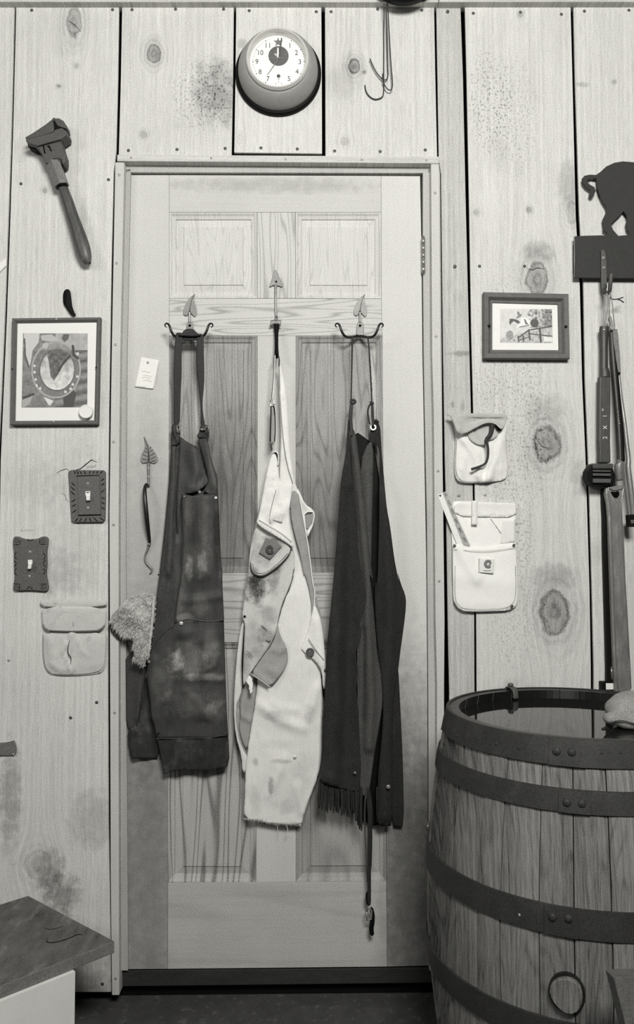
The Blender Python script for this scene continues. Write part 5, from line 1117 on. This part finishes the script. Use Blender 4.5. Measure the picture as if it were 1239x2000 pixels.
ptube('rail', zK((350, 660), (385, 1000), (430, 1300), (460, 1600), (490, 1860)) + zJ((880, 500), (930, 900), (975, 1300), (985, 1450)), [3, 3.4, 4, 4.4, 4.8, 5.2, 5.6, 5.4, 5.2], [-.030, -.034, -.040, -.044, -.048, -.050, -.052, -.052, -.052], m_steel, tg, seg=10)
for k in range(8): dome('link', *zK((348+k*4, 1180+k*38))[0], -.047, .9, m_chrome, tg, seg=6)
ptube('socket', zJ((670, 430), (700, 440), (705, 620), (725, 790)), [6, 9.5, 8.5, 6.5], -.056, m_steel, tg, seg=16, sm=1)
prism('foot_block', zJ((895, 1450), (1060, 1450), (1070, 1690), (910, 1690)), -.066, -.044, m_black2, tg, .002)
prism('foot_face', zJ((940, 1560), (1060, 1545), (1065, 1620), (950, 1625)), -.0675, -.064, m_chrome, tg, .001)

# big wrench and dark rod reaching behind the barrel
wb = thing('steel_wrench', 'long worn steel spanner with a holed upper end standing behind the barrel', 'wrench', P(1215, 1180, -.02))
zL = Zm(1139, 1300, 12.39)
WL = zJ((455, 925), (540, 900), (800, 880), (845, 930), (805, 1010), (775, 1130), (780, 1400), (815, 2000))
WR = zL((1130, 0), (1170, 620), (1180, 1000), (800, 1000), (780, 500), (750, 0)) + zJ((520, 2000), (505, 1500), (480, 1230), (440, 1040))
prism('wrench_shank', WL+WR, -.040, -.024, m_steel, wb, .003)
ptube('raised_edge', zJ((500, 920), (490, 1050), (530, 1230), (548, 1600), (560, 2000)) + zL((800, 0), (820, 300), (870, 640)), [1.4, 1.6, 1.6, 1.4, 1.4, 1.4, 1.4, 1.4], -.0415, m_chrome, wb, seg=8)
ptube('raised_edge', zJ((800, 930), (765, 1130), (750, 1400), (780, 2000)) + zL((1140, 0), (1165, 560)), 1.3, -.0415, m_chrome, wb, seg=8)
cloth('wrench_hole', zJ((540, 990), (620, 1010), (700, 985), (720, 1050), (690, 1110), (650, 1135), (600, 1110), (560, 1050)), m_black, wb, y=-.0408, res=2.5, th=.0006, wob=0)
prism('open_jaw', zJ((520, 905), (760, 880), (800, 900), (780, 950), (700, 975), (600, 985), (530, 950)), -.044, -.026, m_irong, wb, .002)
dr = thing('dark_rod', 'thin dark steel bar with a square white-faced foot between wall board and wrench', 'rod', P(1185, 1150, -.006))
prism('rod', zJ((385, 930), (440, 930), (470, 1300), (490, 1800), (500, 2000)) + zL((740, 0), (750, 420), (590, 420), (590, 0)) + zJ((410, 2000), (405, 1500), (390, 1200)), -.020, -.004, m_black2, dr, .002)
ptube('rod_glint', [(1191.5, 1170), (1192.5, 1195)], 1.0, -.0205, m_steel, dr, seg=6)
ptube('rod_glint', zL((695, 20), (695, 330)), 1.5, -.0208, m_chrome, dr, seg=6)
prism('rod_foot', zL((465, 400), (745, 400), (750, 610), (470, 620)), -.026, -.004, m_black2, dr, .001)
prism('foot_plate', zL((560, 430), (745, 430), (745, 582), (565, 585)), -.0275, -.025, m_white, dr, .001)

# ------------------------------------------------------------------ barrel
BX, BY, RB, RH, HB = .577, -.352, .315, .268, .797
def br(z): return RB-(RB-RH)*((z-HB/2)/(HB/2))**2
ba = thing('barrel', 'old oak barrel brim full of water with dark riveted iron hoops', 'barrel', (BX, BY, 0))
m_st = []
for i in range(5):
    m_st.append(wood('barrel_oak_%s' % 'abcde'[i], (.20, .155, .225, .175, .12)[i], c1=.17, c2=.15, c3=.075, sx=170, seed=50+i, bump=.6, rough=.85, blot=.04, lines=.05, ls=26, lf=24))
m_char = M('wet_wood', .012, .4, 60, .3, rough=.35, spec=.5)
m_hoop = M('iron_hoop', .046, .35, 25, .35, 500, rough=.62, metal=.35, bump=.3, scuff=.02, scs=14)
NS = 30
r3 = random.Random(12)
cuts = [0]; 
for i in range(NS): cuts.append(cuts[-1]+r3.uniform(.7, 1.3))
cuts = [c/cuts[-1]*2*PI+.02 for c in cuts]
for i in range(NS):
    a0, a1 = cuts[i], cuts[i+1]; g = .0009/RB
    v, f, fm = [], [], []
    nz, na = 14, 4
    rr = r3.uniform(-.0012, .0012)
    for side in (0, 1):
        for j in range(nz+1):
            z = HB*j/nz
            for k in range(na+1):
                a = a0+g+(a1-a0-2*g)*k/na
                e = .0016 if k in (0, na) else 0
                r = br(z)+rr-e if side == 0 else br(z)-.024
                if side == 0 and j == nz: r -= .002
                v.append((BX+r*math.cos(a), BY+r*math.sin(a), z))
    S = (nz+1)*(na+1)
    for j in range(nz):
        for k in range(na):
            p = j*(na+1)+k
            f.append((p, p+1, p+na+2, p+na+1)); fm.append(0)
            f.append((S+p, S+p+na+1, S+p+na+2, S+p+1)); fm.append(1)
        for k in (0, na):
            p = j*(na+1)+k; f.append((p, p+na+1, S+p+na+1, S+p)); fm.append(0)
    for k in range(na):
        for j in (0, nz):
            p = j*(na+1)+k; f.append((p, p+1, S+p+1, S+p)); fm.append(1 if j == nz else 0)
    obj('stave', v, f, None, ba, mats=[m_st[r3.randrange(5)], m_char], fm=fm)
lathe('barrel_bottom', [(0, .03), (.262, .03), (.262, .05), (0, .05)], (BX, BY, 0), m_char, ba, axis='Z')
def hoop(z0, z1, tilt=0):
    pr = [(br(z0)+.0008, z0), (br(z0)+.0036, z0+.0008), (br((z0+z1)/2)+.0040, (z0+z1)/2), (br(z1)+.0036, z1-.0008), (br(z1)+.0008, z1), (br(z1)-.003, z1-.001), (br(z0)-.003, z0+.001), (br(z0)+.0008, z0)]
    return lathe('hoop', pr, (BX, BY, 0), m_hoop, ba, axis='Z', seg=120)
def on_barrel(px, py, extra=0):
    """point of the barrel's outer face seen at a pixel"""
    d = (P(px, py, 0)-CL).normalized(); t = .6
    while t < 3:
        p = CL+d*t
        if 0 < p.z < HB+.02 and math.hypot(p.x-BX, p.y-BY) < br(p.z)+.004: break
        t += .0015
    n = Vector((p.x-BX, p.y-BY, 0)).normalized()
    return p, n
HZ = [(.752, .800), (.675, .715), (.470, .520)]
for a, b in HZ:
    hp = hoop(a, b)
for a, b in HZ: hoop(HB-b, HB-a)
def rivet_on(px, py, r, m=m_hoop, h=.5, nm='rivet'):
    p, n = on_barrel(px, py); p = p+n*(.0025 if r > .005 else 0); a = n.orthogonal().normalized(); b = n.cross(a); v, f = [], []
    S = 12
    for rr, hh in ((r, -.001), (r, .0), (r*.85, r*h*.55), (r*.5, r*h*.9)):
        for k in range(S): v.append(p+a*(rr*math.cos(2*PI*k/S))+b*(rr*math.sin(2*PI*k/S))+n*hh)
    for i in range(3):
        for k in range(S): f.append((i*S+k, i*S+(k+1) % S, (i+1)*S+(k+1) % S, (i+1)*S+k))
    f.append(tuple(range(3*S, 4*S)))
    return obj(nm, v, f, m, ba, smooth=True)
for x, y in ((1088, 1467), (1117, 1469), (1108, 1567), (1137, 1569), (1080, 1790), (1111, 1793)): rivet_on(x, y, .0078, h=.6)
for x, y in ((893, 1437), (934, 1444), (969, 1453), (1014, 1461), (1176, 1471), (1211, 1471), (863, 1423)): rivet_on(x, y, .0032)
# overlapping hoop ends
def hoop_end(z0, z1, pxa, pxb, pya):
    p0, _ = on_barrel(pxa, pya); p1, _ = on_barrel(pxb, pya)
    t0 = math.atan2(p0.y-BY, p0.x-BX); t1 = math.atan2(p1.y-BY, p1.x-BX)
    v, f = [], []
    n = 12
    for k in range(n+1):
        a = t0+(t1-t0)*k/n
        for z, e in ((z0+.001, .003), (z0+.001, .0062), (z1-.001, .0062), (z1-.001, .003)):
            r = br(z)+e; v.append((BX+r*math.cos(a), BY+r*math.sin(a), z))
    for k in range(n):
        for q in range(3): f.append((k*4+q, k*4+q+1, (k+1)*4+q+1, (k+1)*4+q))
    f += [(0, 1, 2, 3), (n*4, n*4+3, n*4+2, n*4+1)]
    return obj('hoop_end', v, f, m_hoop, ba)
hoop_end(.752, .800, 1073, 1145, 1470); hoop_end(.675, .715, 1092, 1154, 1570); hoop_end(.470, .520, 1064, 1128, 1790)
# bung
pb, nb_ = on_barrel(1108, 1939)
bv, bf = [], []; S = 20; a_ = nb_.cross(Vector((0, 0, 1))).normalized(); b_ = Vector((0, 0, 1))
for r, h in ((.027, -.01), (.027, .009), (.025, .0115)):
    for k in range(S):
        t = 2*PI*k/S; q = r*(1+.05*math.sin(3*t+1)); bv.append(pb+a_*(q*math.cos(t))+b_*(q*1.1*math.sin(t))+nb_*h)
for i in range(2):
    for k in range(S): bf.append((i*S+k, i*S+(k+1) % S, (i+1)*S+(k+1) % S, (i+1)*S+k))
bf.append(tuple(range(2*S, 3*S)))
hv2 = [pb+a_*(.0305*math.cos(2*PI*k/24))+b_*(.034*math.sin(2*PI*k/24))+nb_*h for h in (-.006, .0022) for k in range(24)]
obj('bung_hole', hv2, [tuple(range(24, 48))]+[(k, (k+1) % 24, 24+(k+1) % 24, 24+k) for k in range(24)], m_char, ba)
obj('bung', bv, bf, m_st[1], ba, label='round wooden bung')
# chips of pale paint on the bilge hoop
for x, y in ((1015, 1787), (1084, 1805), (971, 1783)): rivet_on(x, y, .0022, m_rivet, .2, 'paint_chip')
# water
wm = NT('water'); wm.b.inputs['Base Color'].default_value = (.012, .012, .011, 1); wm.b.inputs['Roughness'].default_value = .03; wm.b.inputs['IOR'].default_value = 1.55
wm.b.inputs['Specular IOR Level'].default_value = .5
wt = lathe('water', [(br(.776)-.0245, .0), (0, .0)], (BX, BY, .776), wm.m, None, axis='Z', seg=64)
tag(wt, 'dark still water surface filling the oak barrel and mirroring the wall', 'water')
# clip over the far rim
ra_ = P(998, 1345, BY+RH*.93)
ha = math.atan2(.93, (ra_.x-BX)/RH)
ck_p = Vector((BX+RH*math.cos(ha), BY+RH*math.sin(ha), HB)); nn_ = Vector((math.cos(ha), math.sin(ha), 0))
rh = thing('rim_hook', 'flat iron hook bent over the far rim of the barrel', 'hook', ck_p)
def rb(nm, pts, w_, m, th=.004):
    side = Vector((-nn_.y, nn_.x, 0)); v, f = [], []
    for i, (r, z) in enumerate(pts):
        ww = w_[i] if hasattr(w_, '__len__') else w_
        a, b = pts[max(i-1, 0)], pts[min(i+1, len(pts)-1)]
        tx, tz = b[0]-a[0], b[1]-a[1]; l = math.hypot(tx, tz); nx, nz_ = -tz/l*th/2, tx/l*th/2
        for s in (-1, 1):
            for q in (-1, 1): v.append(ck_p+nn_*(r+q*nx)+Vector((0, 0, z+q*nz_))+side*(s*ww))
    for i in range(len(pts)-1):
        p, q = i*4, i*4+4
        f += [(p, p+1, q+1, q), (p+3, p+2, q+2, q+3), (p+1, p+3, q+3, q+1), (p+2, p, q, q+2)]
    f += [(0, 2, 3, 1), (len(v)-4, len(v)-3, len(v)-1, len(v)-2)]
    return bevel(obj(nm, v, f, m, rh, smooth=True), .001)
rb('hook_strip', [(.008, -.03), (.008, -.01), (.006, .002), (-.002, .006), (-.018, .006), (-.028, .001), (-.030, -.008), (-.030, -.014), (-.030, -.018)], [.006, .006, .007, .008, .008, .007, .006, .0075, .005], m_cast)
rv = ck_p + nn_*(-.008) + Vector((0, 0, .0085))
lathe('hook_knob', [(0, 0), (.006, 0), (.0075, .003), (.005, .007), (0, .0075)], rv, m_cast, rh, axis='Z', seg=16)

# leather glove on the barrel's right rim
gl = thing('work_glove', 'pale rounded leather glove with stubby thumb on the barrel rim at right edge', 'glove', (.70, -.36, .78))
m_glove = M('glove_hide', .27, .35, 30, .35, 500, rough=.8, bump=.4, scuff=.12, scs=9)
bm = bmesh.new()
def ball(c, r, sc=(1, 1, 1)):
    mt = Matrix.Translation(Vector(c)-Vector((.70, -.36, .78))) @ Matrix.Diagonal((sc[0], sc[1], sc[2], 1))
    bmesh.ops.create_icosphere(bm, subdivisions=3, radius=r, matrix=mt)
YG = -.40
def gp(x, y, Y=YG): return P(x, y, Y)
ball(gp(1248, 1385), .060, (1.15, .9, .62)); ball(gp(1275, 1402), .055, (1.3, 1, .6)); ball(gp(1196, 1403, YG-.03), .0165, (1.25, 1, .85))
ball(gp(1213, 1398, YG-.03), .017, (1.3, 1, .9)); ball(gp(1232, 1410, YG-.035), .020, (1.5, 1, .8)); ball(gp(1298, 1385), .042, (1.3, 1, .7))
ball(gp(1260, 1412, YG-.035), .024, (1.5, 1, .75)); ball(gp(1330, 1366), .034, (1.3, 1, .7)); ball(gp(1362, 1352), .028, (1.3, 1, .7))
gm = bpy.data.meshes.new('glove_body'); bm.to_mesh(gm); bm.free(); gm.materials.append(m_glove)
go = bpy.data.objects.new('glove_body', gm); COL.objects.link(go); go.parent = gl
rmx = go.modifiers.new('remesh', 'REMESH'); rmx.mode = 'VOXEL'; rmx.voxel_size = .0045; rmx.use_smooth_shade = True
sm_ = go.modifiers.new('smooth', 'SMOOTH'); sm_.iterations = 12
tx_ = bpy.data.textures.new('creases', 'CLOUDS'); tx_.noise_scale = .03
dm = go.modifiers.new('creases', 'DISPLACE'); dm.texture = tx_; dm.strength = .006; dm.mid_level = .5
tube('glove_seam', [gp(1190, 1412, YG-.045), gp(1215, 1406, YG-.052), gp(1240, 1414, YG-.058), gp(1262, 1420, YG-.062)], .0012, m_dark, gl, seg=6)
tube('glove_cuff_cord', [gp(1178, 1424, YG-.03), gp(1186, 1421, YG-.02), gp(1192, 1428, YG-.03), gp(1205, 1430, YG-.03), gp(1225, 1436, YG-.03)], .003, m_leather2, gl, seg=8)

# ------------------------------------------------------------------ bench bottom left
bn = thing('low_bench', 'low scarred plank bench with a white side at the lower left', 'bench', (-.6, -.25, 0))
u1 = Vector((.274, -.22, 0)).normalized()
A0 = Vector((-.705, -.025, 0)); zt = P(55, 1749, -.010).z
C0 = P(224, 1838, -.24)
def at_z(px, py, z):
    d = (P(px, py, 0)-CL); t = (z-CL.z)/d.z; return CL+d*t
c_back = at_z(55, 1749, zt); c_right = at_z(224, 1838, zt); e_l = at_z(0, 1925, zt)
ux = (e_l-c_right).normalized(); c_front = c_right+ux*.75; c_bl = c_back+ux*.75
if c_back.y > -.004: c_back.y = -.004
m_bench = M('bench_wood', .12, .7, 22, .45, 500, rough=.85, scuff=.10, scs=11, bump=.4, stretch=(1.5, .6, 1), spots=.6)
m_bedge = M('bench_edge', .19, .4, 40, .45, rough=.9, scuff=.08, scs=20)
m_wpan = M('white_panel', .85, .1, 14, .06, rough=.6, bump=0)
q = [c_back, c_right, c_front, c_bl]
TH = .026
v = q+[p-Vector((0, 0, TH)) for p in q]
o = obj('bench_top', v, [(0, 1, 2, 3), (7, 6, 5, 4), (0, 4, 5, 1), (1, 5, 6, 2), (2, 6, 7, 3), (3, 7, 4, 0)], None, bn, mats=[m_bench, m_bedge], fm=[0, 1, 1, 1, 1, 1])
bevel(o, .002)
ins = (c_front-c_right).normalized()
w0 = at_z(147, 1897, zt-TH)+Vector((0, 0, 0))
inw = Vector((-ins.y, ins.x, 0)); inw = inw if inw.dot(c_back-c_right) > 0 else -inw
w1 = w0+ins*.6; w2 = w1+inw*.24; w3 = w0+inw*.24
v = [Vector((p.x, p.y, z)) for z in (0, zt-TH-.0005) for p in (w0, w1, w2, w3)]
obj('side_panel', v, [(0, 1, 2, 3), (4, 5, 6, 7), (0, 1, 5, 4), (1, 2, 6, 5), (2, 3, 7, 6), (3, 0, 4, 7)], m_wpan, bn, label='white painted panel')
def on_top(*pts): return [at_z(x, y, zt)+Vector((0, 0, .0004)) for x, y in pts]
zN = Zm(0, 1380, 3.227)
tube('crack', on_top(*zN((300, 1460), (290, 1485), (330, 1492), (420, 1470), (490, 1435), (525, 1440))), [.0004, .0011, .0012, .001, .0014, .0004], m_black2, bn, seg=5)
tube('crack', on_top(*zN((275, 1395), (320, 1410), (400, 1385))), [.0003, .0009, .0004], m_black2, bn, seg=5)

# ------------------------------------------------------------------ lower right board
lb = thing('leaning_board', 'weathered board leaning against the barrel in the bottom right corner', 'board', (.5, -.85, 0))
Yb = -.80
a = P(1199, 1909, Yb); b = P(1216, 2000, Yb); sl = (b.x-a.x)/(a.z-b.z)
xb = a.x+sl*a.z
yt, yb2 = -.755, -.93
def lp(x, z, off=0): 
    t = z/a.z; return Vector((x, (yb2*(1-t)+Yb*t)+off, z))
v = [lp(a.x, a.z), lp(a.x+.30, a.z+.004), lp(xb+.30, 0), lp(xb, 0)]
v += [p+Vector((-.004, .024, 0)) for p in v]
m_lb = M('grey_board', .10, .4, 40, .4, rough=.85, stretch=(2, 2, .4))
bevel(obj('plank', v, [(0, 1, 2, 3), (7, 6, 5, 4), (0, 4, 5, 1), (1, 5, 6, 2), (2, 6, 7, 3), (3, 7, 4, 0)], m_lb, lb), .001)
# ------------------------------------------------------------------ things at the left edge
pt = cloth('paper_corner', [(-60, 540), (-30, 515), (0, 512), (8, 505), (12, 505), (12.5, 519), (5, 526), (-4, 535), (-40, 562)], m_paper, None, y=-.004, res=4, th=.0006, sm=0, ymax=-.0006)
tag(pt, 'white paper corner jutting in at the left edge', 'paper')
hs = thing('metal_strip', 'worn metal strip with a small screw at the left edge above the bench', 'plate', P(10, 1463, -.001))
prism('strip', [(-60, 1458), (-10, 1452), (10, 1450), (26, 1446), (30, 1452), (32, 1462), (31, 1471), (27, 1476), (5, 1476), (-60, 1482)], -.006, -.0006, m_irong, hs, .0012)
ptube('strip_edge', [(8, 1450.5), (18, 1448.5), (26, 1446.5)], .7, -.0066, m_chrome, hs, seg=6)
dome('screw', 26, 1474, -.0062, 1.8, m_chrome, hs)
